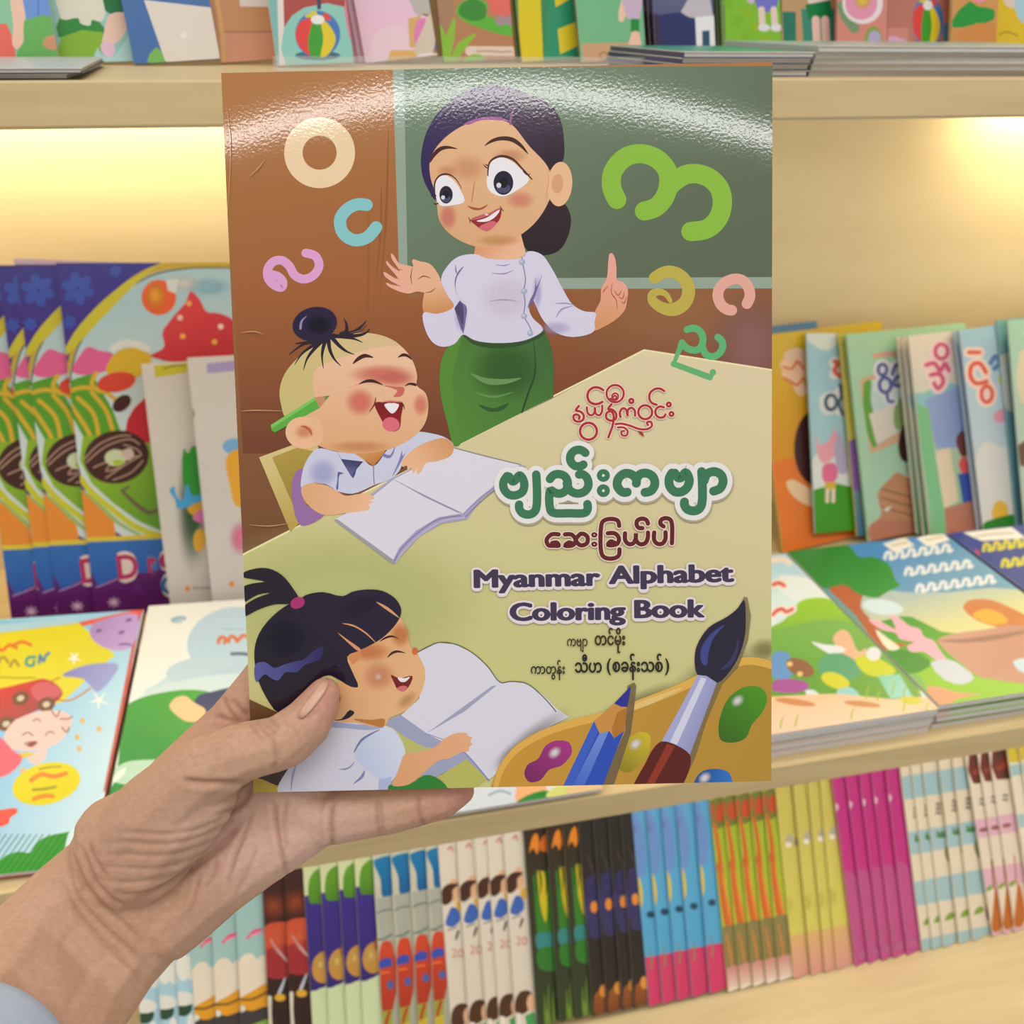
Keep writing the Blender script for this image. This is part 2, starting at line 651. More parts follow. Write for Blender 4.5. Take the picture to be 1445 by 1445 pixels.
# desk top
a.fr(0, 0, 1)
a.poly([(336, 786), (500, 704), (642, 630), (780, 562), (909, 494), (1095, 523), (1095, 1120), (336, 1120)], (221, 205, 166), (204, 200, 130), ((880, 560), (760, 960)), sm=False)
a.blob(480, 850, 230, 120, (203, 208, 136), 0.75)
a.stroke([(336, 786), (642, 630), (909, 494), (1095, 523)], 2.5, (240, 226, 176), sm=False)
a.fr(890, 360, 7.225)
a.stroke([(575, 760), (640, 745), (705, 775), (735, 840), (725, 920), (680, 965), (610, 965), (555, 935), (523, 895)], 72, (96, 178, 114))
a.stroke([(730, 930), (765, 1010), (835, 1035), (905, 1000), (938, 930), (925, 870), (888, 838)], 72, (96, 178, 114))
a.stroke([(523, 895), (440, 1110), (805, 1245), (838, 1195)], 66, (100, 176, 114), sm=False)

# ---- teacher
a.fr(540, 100, 4.661)
a.poly([(1080, 860), (1190, 870), (1237, 960), (1220, 1085), (1160, 1180), (1070, 1212), (960, 1190), (910, 1060), (1010, 990)], (52, 32, 40), (38, 26, 30), ((1100, 900), (1050, 1200)))
a.poly([(1085, 650), (1170, 620), (1192, 450), (1160, 300), (1080, 200), (970, 160), (850, 112), (720, 92), (600, 112), (480, 170), (370, 270), (290, 400), (253, 560), (262, 690), (305, 790), (350, 850), (420, 800), (400, 500), (700, 380), (960, 500)], (46, 34, 84), (72, 54, 82), ((260, 600), (900, 200)))
a.poly([(850, 350), (875, 240), (960, 165), (1080, 200), (1160, 300), (1192, 450), (1180, 600), (1085, 650), (960, 490)], (74, 56, 80), (46, 32, 44), ((900, 200), (1100, 600)))
a.poly([(612, 1130), (900, 1040), (942, 1200), (910, 1245), (780, 1250), (600, 1215)], (222, 150, 108), (236, 186, 150), ((700, 1100), (820, 1240)), sm=False)
a.poly([(308, 620), (330, 540), (400, 450), (520, 365), (650, 322), (780, 325), (850, 355), (960, 490), (1090, 640), (1112, 780), (1082, 880), (1010, 990), (920, 1070), (800, 1135), (660, 1162), (540, 1132), (430, 1062), (372, 980), (358, 890), (345, 800), (318, 715)], (228, 180, 138), (218, 168, 122), ((800, 500), (500, 1100)))
a.blob(560, 640, 150, 110, (214, 152, 108), 0.4)
a.blob(420, 660, 80, 50, (210, 142, 100), 0.4)
a.blob(840, 560, 130, 60, (206, 148, 104), 0.5)
a.blob(430, 960, 68, 100, (224, 128, 122), 0.75)
a.blob(905, 850, 110, 70, (226, 140, 122), 0.6)
a.blob(760, 1115, 170, 45, (214, 160, 90), 0.5)
a.poly([(535, 352), (620, 314), (760, 304), (835, 332), (780, 327), (650, 325), (560, 356)], (166, 100, 150))
a.stroke([(840, 350), (848, 285), (876, 228)], 16, (140, 100, 134), t0=1, t1=0.1)
a.ell(1165, 745, 82, 147, (232, 184, 142), 4)
a.ell(1150, 742, 38, 64, (216, 160, 118), 4)
a.stroke([(1085, 640), (1092, 720), (1080, 800), (1078, 880)], 6, (206, 150, 106), t0=.2, t1=.2)
for P, irx, iry, ix, iy, hx, hy, hr in (
        ([(345, 770), (360, 705), (410, 688), (465, 718), (512, 785), (537, 860), (460, 884), (375, 882)], 44, 58, 417, 815, 397, 833, 13),
        ([(688, 760), (690, 670), (715, 600), (775, 570), (840, 588), (900, 640), (962, 715), (885, 785), (790, 826), (715, 800)], 65, 79, 794, 737, 764, 753, 16)):
    a.poly(P, (236, 230, 234))
    a.ell(ix, iy, irx, iry, (34, 28, 50))
    a.ell(ix, iy + iry * 0.45, irx * 0.7, iry * 0.4, (74, 74, 104))
    a.ell(ix, iy - 2, irx * 0.45, iry * 0.45, (16, 12, 24))
    a.ell(hx, hy, hr, hr * 1.05, (214, 214, 226))
a.stroke([(342, 800), (345, 730), (378, 688), (430, 680), (482, 712), (520, 775)], 12, (82, 42, 34), t0=.7, t1=.2)
a.stroke([(692, 690), (705, 600), (770, 562), (850, 578), (915, 640), (982, 714)], 14, (82, 42, 34), t0=.5, t1=.5, mid=1.2)
for s in ([(690, 640), (672, 628), (664, 615)], [(690, 622), (680, 618), (676, 612)], [(925, 660), (950, 684), (972, 676)], [(365, 872), (345, 876), (335, 868)], [(350, 820), (330, 826), (318, 820)]):
    a.stroke(s, 7, (60, 34, 34), t0=1, t1=.2)
a.poly([(312, 604), (328, 545), (375, 502), (430, 494), (492, 514), (430, 512), (385, 526), (342, 565)], (70, 34, 24))
a.poly([(670, 494), (715, 452), (790, 431), (862, 442), (920, 488), (957, 548), (895, 494), (840, 464), (770, 458), (712, 474)], (70, 34, 24))
a.stroke([(606, 718), (594, 800), (585, 862)], 7, (190, 122, 84), t0=.2, t1=.6)
a.poly([(556, 888), (600, 898), (640, 902), (694, 878), (655, 910), (600, 914)], (168, 84, 54))
a.poly([(578, 982), (640, 950), (700, 935), (777, 905), (772, 970), (732, 1020), (690, 1054), (645, 1040), (606, 1010)], (150, 36, 40))
a.poly([(578, 982), (640, 950), (700, 935), (777, 905), (740, 935), (690, 955), (630, 975)], (198, 96, 100))
a.poly([(618, 988), (680, 968), (770, 914), (752, 948), (705, 985), (650, 994)], (238, 232, 236))
a.poly([(635, 1030), (680, 1002), (725, 988), (748, 1000), (705, 1048), (672, 1052)], (212, 104, 114))
a.ell(684, 946, 11, 6, (240, 214, 214))
a.stroke([(564, 964), (574, 982), (573, 1002)], 7, (104, 44, 34), t0=.3, t1=.3)
a.stroke([(772, 888), (782, 908), (796, 924)], 7, (104, 44, 34), t0=.3, t1=.3)
# body
a.fr(520, 330, 3.6125)
a.poly([(285, 300), (300, 270), (345, 255), (372, 240), (400, 300), (440, 372), (350, 412), (282, 400)], (232, 180, 142), (206, 140, 82), ((330, 260), (350, 400)))
a.poly([(205, 305), (140, 288), (95, 262), (90, 250), (128, 262), (150, 262), (112, 240), (80, 212), (78, 194), (112, 212), (150, 228), (112, 180), (90, 150), (92, 138), (118, 164), (160, 190), (120, 130), (115, 100), (128, 108), (155, 148), (200, 160), (228, 166), (222, 140), (228, 130), (262, 140), (310, 152), (346, 190), (366, 240), (342, 278), (300, 302), (250, 294)], (234, 172, 152), (230, 178, 140), ((100, 200), (340, 240)), n=4)
a.stroke([(224, 172), (216, 220), (222, 258)], 5, (120, 60, 40), t0=.3, t1=.3)
a.stroke([(252, 232), (280, 216), (316, 226)], 6, (120, 60, 40), t0=.3, t1=.3)
a.stroke([(290, 300), (320, 294), (342, 276)], 5, (130, 70, 44), t0=.3, t1=.3)
for s in ([(106, 208), (140, 226), (160, 230)], [(104, 250), (140, 262), (165, 266)], [(120, 160), (150, 180), (172, 184)]):
    a.stroke(s, 5, (176, 118, 98), t0=.3, t1=.3)
a.poly([(1152, 402), (1182, 340), (1186, 280), (1214, 226), (1222, 140), (1228, 104), (1240, 98), (1256, 122), (1264, 180), (1268, 236), (1300, 246), (1322, 286), (1318, 340), (1308, 385), (1268, 432), (1200, 474), (1148, 492)], (234, 166, 150), (214, 150, 96), ((1250, 200), (1180, 480)), n=4)
for s in ([(1244, 250), (1238, 300), (1262, 338), (1268, 388)], [(1222, 264), (1200, 290), (1196, 300)], [(1254, 290), (1272, 314), (1290, 290)], [(1276, 322), (1294, 330), (1304, 296)], [(1288, 344), (1302, 354), (1314, 322)]):
    a.stroke(s, 6, (176, 84, 70), t0=.3, t1=.3)
a.poly([(474, 512), (540, 545), (650, 557), (800, 542), (896, 488), (934, 590), (946, 700), (942, 832), (700, 952), (440, 1084), (400, 960), (370, 830), (362, 720), (380, 620), (420, 560)], (84, 136, 48), (62, 104, 50), ((380, 950), (900, 560)), sm=False)
a.poly([(474, 512), (420, 560), (380, 620), (362, 720), (370, 830), (400, 960), (440, 1084), (470, 1068), (440, 900), (430, 720), (455, 600)], (84, 138, 46))
a.blob(700, 700, 200, 170, (56, 100, 44), 0.7)
a.poly([(520, 712), (600, 735), (700, 740), (780, 735), (700, 765), (600, 765)], (104, 146, 84))
a.poly([(545, 808), (640, 825), (740, 805), (660, 835), (600, 832)], (96, 142, 74))
a.poly([(560, 870), (640, 888), (715, 862), (690, 895), (630, 908), (590, 895)], (44, 88, 36))
a.stroke([(840, 552), (850, 640), (846, 720), (815, 810), (783, 908)], 9, (38, 66, 34), t0=.3, t1=1)
a.poly([(474, 508), (540, 545), (650, 557), (800, 542), (892, 486), (900, 505), (800, 562), (650, 584), (530, 560)], (46, 78, 36))
SH = (216, 208, 228)
a.poly([(545, 104), (600, 124), (700, 132), (788, 120), (812, 90), (880, 104), (932, 172), (990, 280), (1040, 360), (1100, 395), (1158, 404), (1152, 450), (1150, 496), (1050, 526), (960, 506), (890, 440), (850, 360), (834, 330), (818, 380), (838, 430), (884, 474), (888, 494), (800, 542), (650, 557), (540, 542), (482, 514), (440, 560), (380, 576), (330, 556), (290, 490), (280, 402), (350, 408), (436, 370), (400, 310), (370, 232), (400, 168), (455, 118)], SH, n=4)
a.blob(700, 330, 150, 130, (226, 218, 232), 0.6)
a.blob(470, 420, 40, 90, (184, 174, 220), 0.6)
a.blob(860, 300, 30, 100, (184, 174, 220), 0.6)
a.blob(960, 480, 90, 40, (190, 182, 222), 0.6)
a.poly([(486, 166), (452, 220), (444, 280), (466, 340), (500, 372), (494, 450), (482, 510), (472, 450), (438, 380), (465, 440), (476, 500), (482, 370), (450, 310), (440, 240), (460, 190)], (116, 102, 152), n=4)
a.stroke([(444, 160), (446, 190), (456, 210)], 6, (110, 96, 140), t0=.3, t1=.3)
a.poly([(852, 225), (856, 270), (886, 205), (858, 290), (840, 340), (812, 380), (822, 340), (846, 290)], (116, 102, 152), n=4)
for s, w in (([(626, 200), (690, 204), (738, 186)], 8), ([(650, 158), (690, 162), (724, 154)], 7), ([(615, 344), (690, 336), (756, 344)], 7), ([(952, 356), (1000, 354), (1045, 362)], 8), ([(956, 425), (985, 385), (1042, 368)], 9)):
    a.stroke(s, w, (160, 150, 186), t0=.2, t1=.2)
a.stroke([(782, 118), (786, 150), (800, 230), (792, 292), (798, 350), (794, 420), (820, 470), (836, 508)], 6, (140, 132, 160), t0=.8, t1=.8)
for x, y in ((783, 145), (793, 292), (793, 420), (824, 507)):
    a.ell(x, y, 16, 15, (168, 172, 194))
    a.ell(x - 3, y - 4, 8, 7, (196, 198, 214))
# ---- boy
a.fr(340, 420, 3.803)
a.poly([(98, 857), (290, 786), (420, 800), (340, 900), (345, 1180), (265, 1256)], (216, 196, 132), (190, 158, 70), ((150, 860), (290, 1240)), sm=False)
a.poly([(168, 857), (300, 806), (420, 830), (335, 1200), (328, 1222)], (178, 150, 66), (150, 122, 44), ((200, 850), (320, 1200)), sm=False)
a.poly([(272, 1010), (300, 930), (340, 920), (340, 1100), (450, 1160), (322, 1222)], (152, 110, 164))
a.poly([(815, 955), (850, 880), (880, 875), (868, 915)], (110, 24, 40), sm=False)
a.poly([(410, 810), (520, 828), (620, 835), (710, 905), (800, 800), (930, 722), (1020, 728), (1100, 752), (1142, 792), (1080, 840), (880, 880), (850, 930), (810, 970), (720, 1004), (600, 1052), (505, 1034), (400, 990), (326, 1020), (326, 960), (350, 880)], (206, 206, 226), n=4)
a.blob(440, 940, 90, 90, (178, 178, 222), 0.7)
a.poly([(596, 826), (780, 812), (766, 840), (712, 904), (670, 876), (630, 850)], (214, 150, 88), (190, 118, 56), ((680, 830), (712, 904)), sm=False)
a.poly([(518, 828), (560, 900), (602, 970), (612, 940), (640, 885), (660, 880), (630, 900), (605, 965), (590, 950), (550, 890)], (100, 100, 150), n=3)
a.stroke([(712, 905), (713, 960), (716, 1000)], 5, (120, 118, 160))
a.poly([(760, 835), (800, 845), (828, 795), (815, 845), (796, 862), (764, 852)], (128, 128, 176), n=3)
a.poly([(522, 935), (552, 944), (530, 952), (524, 1000), (520, 1030), (512, 1030), (518, 980)], (100, 100, 150), n=3)
a.poly([(905, 795), (880, 840), (850, 900), (812, 960), (846, 880), (866, 820), (868, 850)], (128, 128, 176), n=3)
# boy's book
a.poly([(500, 1195), (600, 1132), (810, 970), (1145, 805), (1445, 880), (1530, 905), (1372, 1020), (1290, 1080), (1212, 1190), (1080, 1212), (960, 1280), (820, 1430)], (172, 164, 196), sm=False)
a.poly([(510, 1186), (640, 1120), (820, 976), (1190, 1156), (1060, 1178), (940, 1250), (850, 1340), (816, 1408)], (224, 218, 228), sm=False)
a.poly([(820, 974), (1145, 806), (1500, 896), (1358, 1010), (1270, 1080), (1190, 1160)], (224, 218, 228), sm=False)
a.stroke([(1145, 806), (1300, 848), (1500, 896)], 5, (130, 130, 120))
a.poly([(816, 974), (1000, 1066), (1194, 1158), (1160, 1152), (990, 1072)], (150, 148, 172), sm=False)
a.stroke([(1180, 1170), (1060, 1190), (950, 1262), (858, 1352), (822, 1420)], 6, (132, 124, 164))
a.stroke([(1200, 1180), (1080, 1200), (966, 1270), (870, 1364), (830, 1424)], 5, (196, 188, 214))
a.stroke([(1194, 1160), (1280, 1080), (1362, 1016)], 6, (150, 144, 186))
a.stroke([(1204, 1178), (1290, 1092), (1372, 1026)], 5, (132, 124, 164))
a.poly([(500, 1195), (520, 1190), (824, 1410), (818, 1432)], (160, 158, 166), sm=False)
# arms
a.poly([(326, 1020), (400, 992), (512, 1034), (560, 1062), (640, 1052), (690, 1052), (716, 1078), (690, 1086), (712, 1098), (686, 1108), (692, 1132), (640, 1146), (560, 1156), (450, 1166), (380, 1130), (335, 1075)], (226, 170, 124), (238, 186, 146), ((360, 1060), (690, 1090)), n=4)
a.stroke([(400, 1000), (450, 1002), (500, 1026)], 5, (150, 84, 50), t0=.2, t1=.2)
a.poly([(862, 884), (930, 812), (1030, 764), (1100, 756), (1142, 794), (1128, 846), (1050, 878), (992, 888), (968, 930), (948, 948), (940, 918), (926, 944), (914, 912), (896, 930), (890, 902), (868, 908)], (236, 184, 140), (216, 154, 104), ((950, 900), (1110, 780)), n=4)
# head
a.poly([(208, 500), (230, 420), (280, 350), (350, 290), (450, 230), (560, 200), (680, 190), (790, 215), (870, 270), (922, 340), (946, 420), (944, 470), (990, 512), (1006, 580), (990, 670), (940, 735), (850, 792), (740, 827), (620, 837), (520, 826), (430, 800), (330, 740), (250, 640), (218, 570)], (236, 190, 156), (226, 170, 120), ((650, 350), (600, 830)))
a.poly([(208, 500), (230, 420), (280, 350), (350, 290), (450, 230), (560, 200), (680, 190), (790, 215), (850, 255), (760, 262), (640, 290), (520, 330), (420, 372), (395, 400), (388, 480), (395, 545), (300, 590), (240, 640), (215, 570)], (204, 186, 118), (218, 188, 140), ((260, 500), (700, 260)))
a.blob(760, 412, 200, 62, (222, 116, 104), 0.8)
a.blob(840, 440, 120, 50, (222, 116, 104), 0.6)
a.blob(640, 560, 90, 86, (228, 118, 104), 0.85)
a.blob(965, 575, 48, 70, (230, 130, 112), 0.8)
a.blob(640, 800, 200, 40, (214, 150, 92), 0.5)
a.stroke([(570, 488), (640, 462), (700, 450)], 6, (226, 150, 124), t0=.1, t1=.3)
a.poly([(160, 684), (398, 534), (424, 592), (182, 724), (165, 712)], (92, 172, 62), sm=False)
a.poly([(160, 684), (398, 534), (404, 548), (168, 700)], (126, 196, 90), sm=False)
a.poly([(396, 536), (478, 525), (424, 592), (408, 566)], (192, 142, 100), sm=False)
a.poly([(448, 529), (478, 525), (456, 552)], (98, 140, 80), sm=False)
a.ell(337, 726, 98, 86, (238, 186, 146), 12)
a.poly([(372, 660), (400, 640), (440, 700), (436, 770), (400, 800)], (234, 184, 142))
a.poly([(320, 690), (350, 688), (378, 710), (382, 742), (366, 720), (345, 702)], (190, 84, 60))
a.blob(340, 720, 60, 46, (222, 140, 104), 0.6)
for s in ([(500, 205), (430, 235), (340, 248), (258, 306)], [(470, 210), (400, 250), (330, 300), (288, 362)], [(450, 220), (390, 280), (355, 330), (336, 392)], [(460, 215), (442, 270), (436, 320), (444, 382)], [(470, 220), (478, 280), (502, 330), (538, 368)], [(490, 215), (530, 260), (570, 290), (612, 306)], [(480, 205), (560, 212), (610, 222), (656, 242)], [(540, 196), (566, 180), (566, 140), (553, 112)], [(540, 198), (600, 186), (640, 160), (674, 124)], [(540, 204), (620, 204), (670, 190), (692, 166)], [(440, 215), (380, 235), (290, 246)]):
    a.stroke(s, 20, (38, 24, 40), t0=1.2, t1=.05, mid=.75)
for s in ([(585, 190), (640, 176), (676, 146)],):
    a.stroke(s, 9, (120, 70, 66), t0=.2, t1=.1)
a.ell(397, 141, 120, 90, (36, 24, 58), -12)
a.blob(420, 150, 80, 60, (20, 12, 26), 0.8)
a.poly([(316, 170), (322, 125), (355, 98), (332, 128), (324, 172)], (150, 134, 180))
a.poly([(600, 356), (628, 318), (668, 302), (712, 322), (668, 322), (640, 334)], (62, 26, 22))
a.poly([(842, 322), (868, 300), (898, 306), (918, 334), (890, 318), (866, 316)], (62, 26, 22))
a.poly([(633, 464), (670, 442), (712, 440), (764, 470), (712, 456), (670, 456)], (62, 24, 22))
a.poly([(880, 475), (902, 458), (940, 462), (942, 474), (905, 468)], (62, 24, 22))
a.poly([(770, 472), (830, 478), (874, 482), (878, 500), (860, 528), (820, 530), (840, 500)], (206, 104, 94))
a.poly([(720, 566), (790, 562), (866, 562), (860, 640), (852, 700), (824, 718), (788, 706), (752, 650)], (158, 26, 32), (120, 10, 16), ((800, 720), (800, 570)), n=4)
a.ell(806, 680, 46, 38, (222, 108, 122), 10)
a.poly([(770, 572), (848, 572), (834, 606), (812, 622), (792, 608)], (240, 232, 232), n=3)
a.stroke([(752, 562), (800, 556), (858, 562)], 9, (214, 110, 104), t0=.3, t1=.3)
a.stroke([(724, 534), (718, 570), (690, 612)], 8, (104, 30, 26), t0=.2, t1=.2)
a.stroke([(862, 560), (872, 576), (879, 600)], 7, (104, 30, 26), t0=.2, t1=.2)
# ---- girl
a.fr(340, 780, 3.803)
a.poly([(36, 780), (110, 815), (210, 860), (330, 1000), (330, 1240), (200, 1245), (40, 1280)], (110, 76, 44), (54, 32, 28), ((60, 800), (260, 1240)), sm=False)
a.poly([(44, 1196), (120, 1216), (290, 1290), (40, 1300)], (196, 166, 58), sm=False)
# her book
a.poly([(770, 905), (860, 865), (1010, 960), (1200, 1060), (1330, 1210), (1180, 1130), (1050, 1200), (980, 1210), (900, 1010)], (160, 164, 192), sm=False)
a.poly([(1060, 1200), (1210, 1105), (1320, 1210), (1240, 1275), (1110, 1260)], (186, 186, 96), sm=False)
a.poly([(800, 930), (870, 980), (980, 1040), (1060, 1050), (900, 1090), (850, 1040)], (190, 190, 108), sm=False)
a.poly([(930, 545), (1056, 482), (1150, 490), (1240, 535), (1320, 605), (1394, 695), (1445, 690), (1530, 700), (1620, 760), (1690, 830), (1760, 880), (1600, 960), (1460, 1120), (1330, 1215), (1200, 1070), (1000, 970), (860, 870), (960, 780)], (222, 218, 230), sm=False)
a.stroke([(930, 545), (1056, 482), (1150, 490), (1240, 535), (1320, 605), (1394, 695), (1445, 690), (1530, 700), (1620, 770), (1690, 850)], 6, (104, 104, 84))
a.poly([(996, 968), (1350, 712), (1372, 712), (1200, 850)], (164, 164, 190), sm=False)
a.stroke([(1000, 970), (1150, 1030), (1220, 1090), (1330, 1220)], 7, (130, 140, 180), t0=.4)
a.blob(1460, 1090, 130, 60, (160, 160, 172), 0.6, -40)
# body
a.poly([(200, 1285), (240, 1180), (330, 1080), (430, 1000), (480, 900), (620, 905), (770, 925), (830, 955), (884, 1080), (830, 1200), (800, 1240), (800, 1285)], (216, 214, 228), n=4)
a.poly([(486, 910), (600, 918), (770, 932), (700, 950), (560, 940), (480, 930)], (166, 172, 206), n=4)
a.poly([(608, 1075), (655, 1000), (730, 950), (800, 944), (850, 1000), (884, 1082), (830, 1200), (760, 1218), (665, 1155)], (196, 206, 234), (214, 218, 236), ((640, 1100), (820, 980)), n=4)
a.stroke([(608, 1068), (650, 1002), (745, 948)], 14, (116, 124, 168), t0=.3, t1=.2)
a.stroke([(270, 1270), (280, 1190), (300, 1130)], 14, (160, 162, 200), t0=.2, t1=.2, mid=1)
a.poly([(525, 1160), (575, 1150), (612, 1118), (590, 1150), (560, 1164)], (146, 150, 186), n=3)
a.poly([(602, 1240), (640, 1200), (665, 1165), (660, 1200), (630, 1225)], (130, 136, 178), n=3)
a.poly([(740, 1215), (810, 1200), (800, 1285), (738, 1285)], (176, 186, 220), sm=False)
a.poly([(796, 1244), (900, 1244), (985, 1192), (1040, 1200), (1110, 1262), (1090, 1290), (796, 1290)], (44, 128, 46), n=3)
a.poly([(880, 1080), (960, 1066), (1040, 1042), (1100, 990), (1160, 966), (1212, 968), (1220, 982), (1240, 990), (1232, 1008), (1240, 1030), (1226, 1040), (1222, 1062), (1180, 1070), (1120, 1102), (1070, 1110), (990, 1172), (900, 1242), (812, 1246), (830, 1200), (850, 1150)], (226, 164, 116), (232, 172, 130), ((850, 1200), (1200, 1000)), n=4)
# head
a.poly([(10, 110), (80, 84), (150, 84), (220, 118), (280, 190), (312, 252), (270, 272), (180, 276), (90, 306), (14, 340), (14, 292), (80, 244), (160, 214), (90, 224), (10, 264), (10, 186), (60, 165), (130, 154), (60, 140), (10, 128)], (30, 18, 34), n=3)
a.poly([(490, 890), (520, 700), (570, 540), (640, 500), (740, 450), (852, 345), (890, 420), (916, 512), (944, 520), (952, 545), (986, 620), (986, 690), (950, 780), (880, 850), (800, 885), (768, 932), (620, 912)], (226, 170, 118), (232, 180, 130), ((600, 600), (860, 800)), n=4)
a.blob(856, 440, 62, 74, (212, 128, 72), 0.8)
a.blob(690, 530, 130, 60, (216, 130, 76), 0.7)
a.blob(740, 660, 100, 90, (222, 150, 112), 0.7)
a.blob(738, 664, 26, 24, (240, 200, 180), 0.8)
a.blob(890, 790, 80, 40, (196, 158, 82), 0.5, -40)
a.ell(934, 527, 16, 20, (210, 110, 62))
a.poly([(600, 890), (700, 895), (772, 890), (764, 934), (700, 922)], (190, 124, 62), n=3)
a.poly([(505, 740), (520, 745), (536, 775), (530, 800), (512, 812)], (176, 96, 44), n=3)
a.poly([(312, 252), (350, 226), (440, 210), (546, 232), (600, 208), (680, 196), (760, 204), (830, 246), (860, 302), (852, 350), (800, 420), (740, 470), (640, 522), (572, 556), (600, 640), (630, 718), (592, 718), (520, 676), (470, 655), (400, 690), (360, 762), (350, 840), (210, 862), (130, 762), (85, 650), (74, 520), (100, 430), (170, 340), (262, 272)], (26, 16, 32), (34, 22, 50), ((200, 700), (700, 250)), n=3)
a.blob(240, 460, 130, 120, (20, 22, 44), 0.7)
a.blob(640, 290, 130, 60, (44, 26, 52), 0.6, -20)
a.poly([(725, 262), (790, 292), (852, 350), (800, 318)], (222, 158, 116), n=3)
a.poly([(543, 378), (600, 384), (680, 432), (728, 486), (672, 436), (612, 398)], (220, 150, 106), n=3)
a.poly([(520, 428), (580, 470), (648, 522), (634, 528), (576, 482)], (220, 150, 106), n=3)
a.poly([(572, 556), (600, 545), (640, 524), (650, 560), (600, 600)], (214, 140, 88), sm=False)
a.poly([(80, 596), (130, 586), (180, 616), (230, 600), (280, 585), (340, 570), (390, 526), (440, 500), (430, 566), (345, 600), (300, 640), (240, 640), (200, 684), (160, 670), (130, 650), (84, 692)], (86, 88, 158), (48, 36, 92), ((100, 640), (420, 540)), n=4)
a.ell(305, 268, 40, 30, (172, 44, 112), -25)
a.poly([(490, 895), (540, 890), (585, 842), (610, 856), (580, 885), (530, 898)], (28, 18, 30), n=3)
a.poly([(744, 476), (775, 450), (812, 442), (848, 460), (812, 452), (780, 460)], (66, 26, 22), n=3)
a.poly([(784, 564), (808, 532), (840, 522), (886, 538), (842, 534), (812, 544)], (66, 26, 22), n=3)
a.poly([(806, 654), (850, 672), (920, 660), (908, 706), (872, 744), (840, 730), (822, 695)], (120, 26, 26), n=4)
a.poly([(842, 668), (880, 672), (908, 664), (884, 690), (856, 690)], (240, 232, 230), n=3)
a.poly([(836, 728), (868, 712), (894, 720), (872, 744)], (214, 108, 110), n=3)
# ---- palette, pencil and brush
a.fr(640, 840, 3.141)
a.blob(340, 640, 240, 60, (120, 116, 96), 0.5, -38)
a.blob(820, 480, 260, 60, (130, 124, 70), 0.6, -24)
a.blob(1180, 330, 240, 90, (110, 104, 60), 0.5, -22)
a.blob(1380, 240, 80, 60, (140, 130, 80), 0.7)
PAL = [(168, 870), (180, 810), (210, 740), (280, 660), (400, 592), (530, 550), (700, 508), (850, 452), (1000, 392), (1110, 338), (1200, 298), (1300, 272), (1380, 282), (1450, 310), (1450, 900), (300, 900)]
a.poly(PAL, (204, 150, 54), (182, 140, 50), ((300, 600), (1200, 860)), n=4)
a.stroke([(182, 880), (196, 812), (226, 745), (292, 672), (410, 606), (536, 564), (704, 524), (856, 468), (1006, 408), (1116, 354), (1206, 314), (1300, 290), (1380, 300), (1450, 326)], 34, (226, 176, 78), t0=.6, t1=1, mid=1.1)
a.stroke([(700, 530), (860, 472), (1010, 410)], 20, (230, 196, 120), t0=.2, t1=.2, mid=1.4)
for pts, c, h in (([(314, 792), (328, 750), (375, 722), (408, 665), (458, 642), (512, 652), (524, 695), (480, 752), (424, 772), (384, 818), (336, 826)], (168, 48, 130), (448, 696)),
                  ([(724, 752), (738, 692), (780, 630), (830, 604), (868, 620), (866, 690), (832, 742), (780, 782), (740, 776)], (206, 184, 42), (806, 658)),
                  ([(1174, 610), (1180, 540), (1220, 452), (1290, 405), (1360, 408), (1388, 450), (1370, 512), (1322, 572), (1292, 632), (1232, 652), (1186, 642)], (78, 150, 26), (1258, 466)),
                  ([(1066, 826), (1100, 780), (1170, 768), (1224, 790), (1226, 870), (1072, 870)], (46, 118, 206), (1112, 808))):
    a.poly(pts, c, tuple(int(v * .72) for v in c), ((pts[4][0], pts[4][1]), (pts[0][0] + 30, pts[0][1] + 20)))
    a.blob(h[0], h[1], 36, 26, (244, 236, 236), 0.8, -40)
a.poly([(770, 400), (800, 384), (810, 400), (800, 500), (785, 610), (700, 870), (640, 870), (760, 600)], (126, 108, 74), sm=False, a=0.75)
a.poly([(468, 880), (545, 720), (622, 556), (648, 612), (690, 600), (712, 632), (756, 600), (700, 740), (646, 880)], (42, 78, 184), sm=False)
a.poly([(468, 880), (622, 556), (642, 600), (506, 880)], (60, 94, 196), sm=False)
a.poly([(506, 880), (646, 612), (688, 600), (562, 880)], (112, 142, 216), (62, 100, 200), ((660, 620), (540, 860)), sm=False)
a.poly([(622, 556), (714, 478), (770, 494), (756, 600), (712, 632), (690, 600), (648, 612)], (206, 144, 66), sm=False)
a.poly([(700, 596), (724, 520), (770, 494), (756, 600), (712, 632)], (180, 116, 40), sm=False)
a.poly([(712, 478), (748, 440), (786, 400), (778, 450), (770, 494), (740, 492)], (44, 46, 146), sm=False)
a.poly([(1285, 5), (1302, 8), (1318, 90), (1305, 200), (1260, 320), (1190, 395), (1120, 560), (1070, 720), (1000, 870), (900, 870), (1060, 660)], (138, 122, 82), sm=False, a=0.7)
a.poly([(1082, 352), (1068, 290), (1078, 222), (1130, 142), (1210, 95), (1255, 60), (1286, 20), (1294, 100), (1286, 200), (1242, 310), (1166, 388), (1120, 362)], (38, 30, 54), n=4)
a.poly([(1100, 300), (1096, 240), (1140, 170), (1200, 130), (1150, 190), (1130, 250), (1120, 310)], (62, 72, 138), n=4)
a.poly([(1180, 330), (1220, 290), (1250, 230), (1262, 180), (1258, 250), (1230, 310)], (54, 54, 94), n=4)
a.poly([(1082, 352), (1120, 356), (1166, 386), (1046, 706), (985, 664), (922, 646)], (170, 172, 214), (146, 148, 196), ((1000, 550), (1110, 600)), sm=False)
a.poly([(1096, 362), (1120, 370), (990, 660), (958, 650)], (214, 214, 232), sm=False)
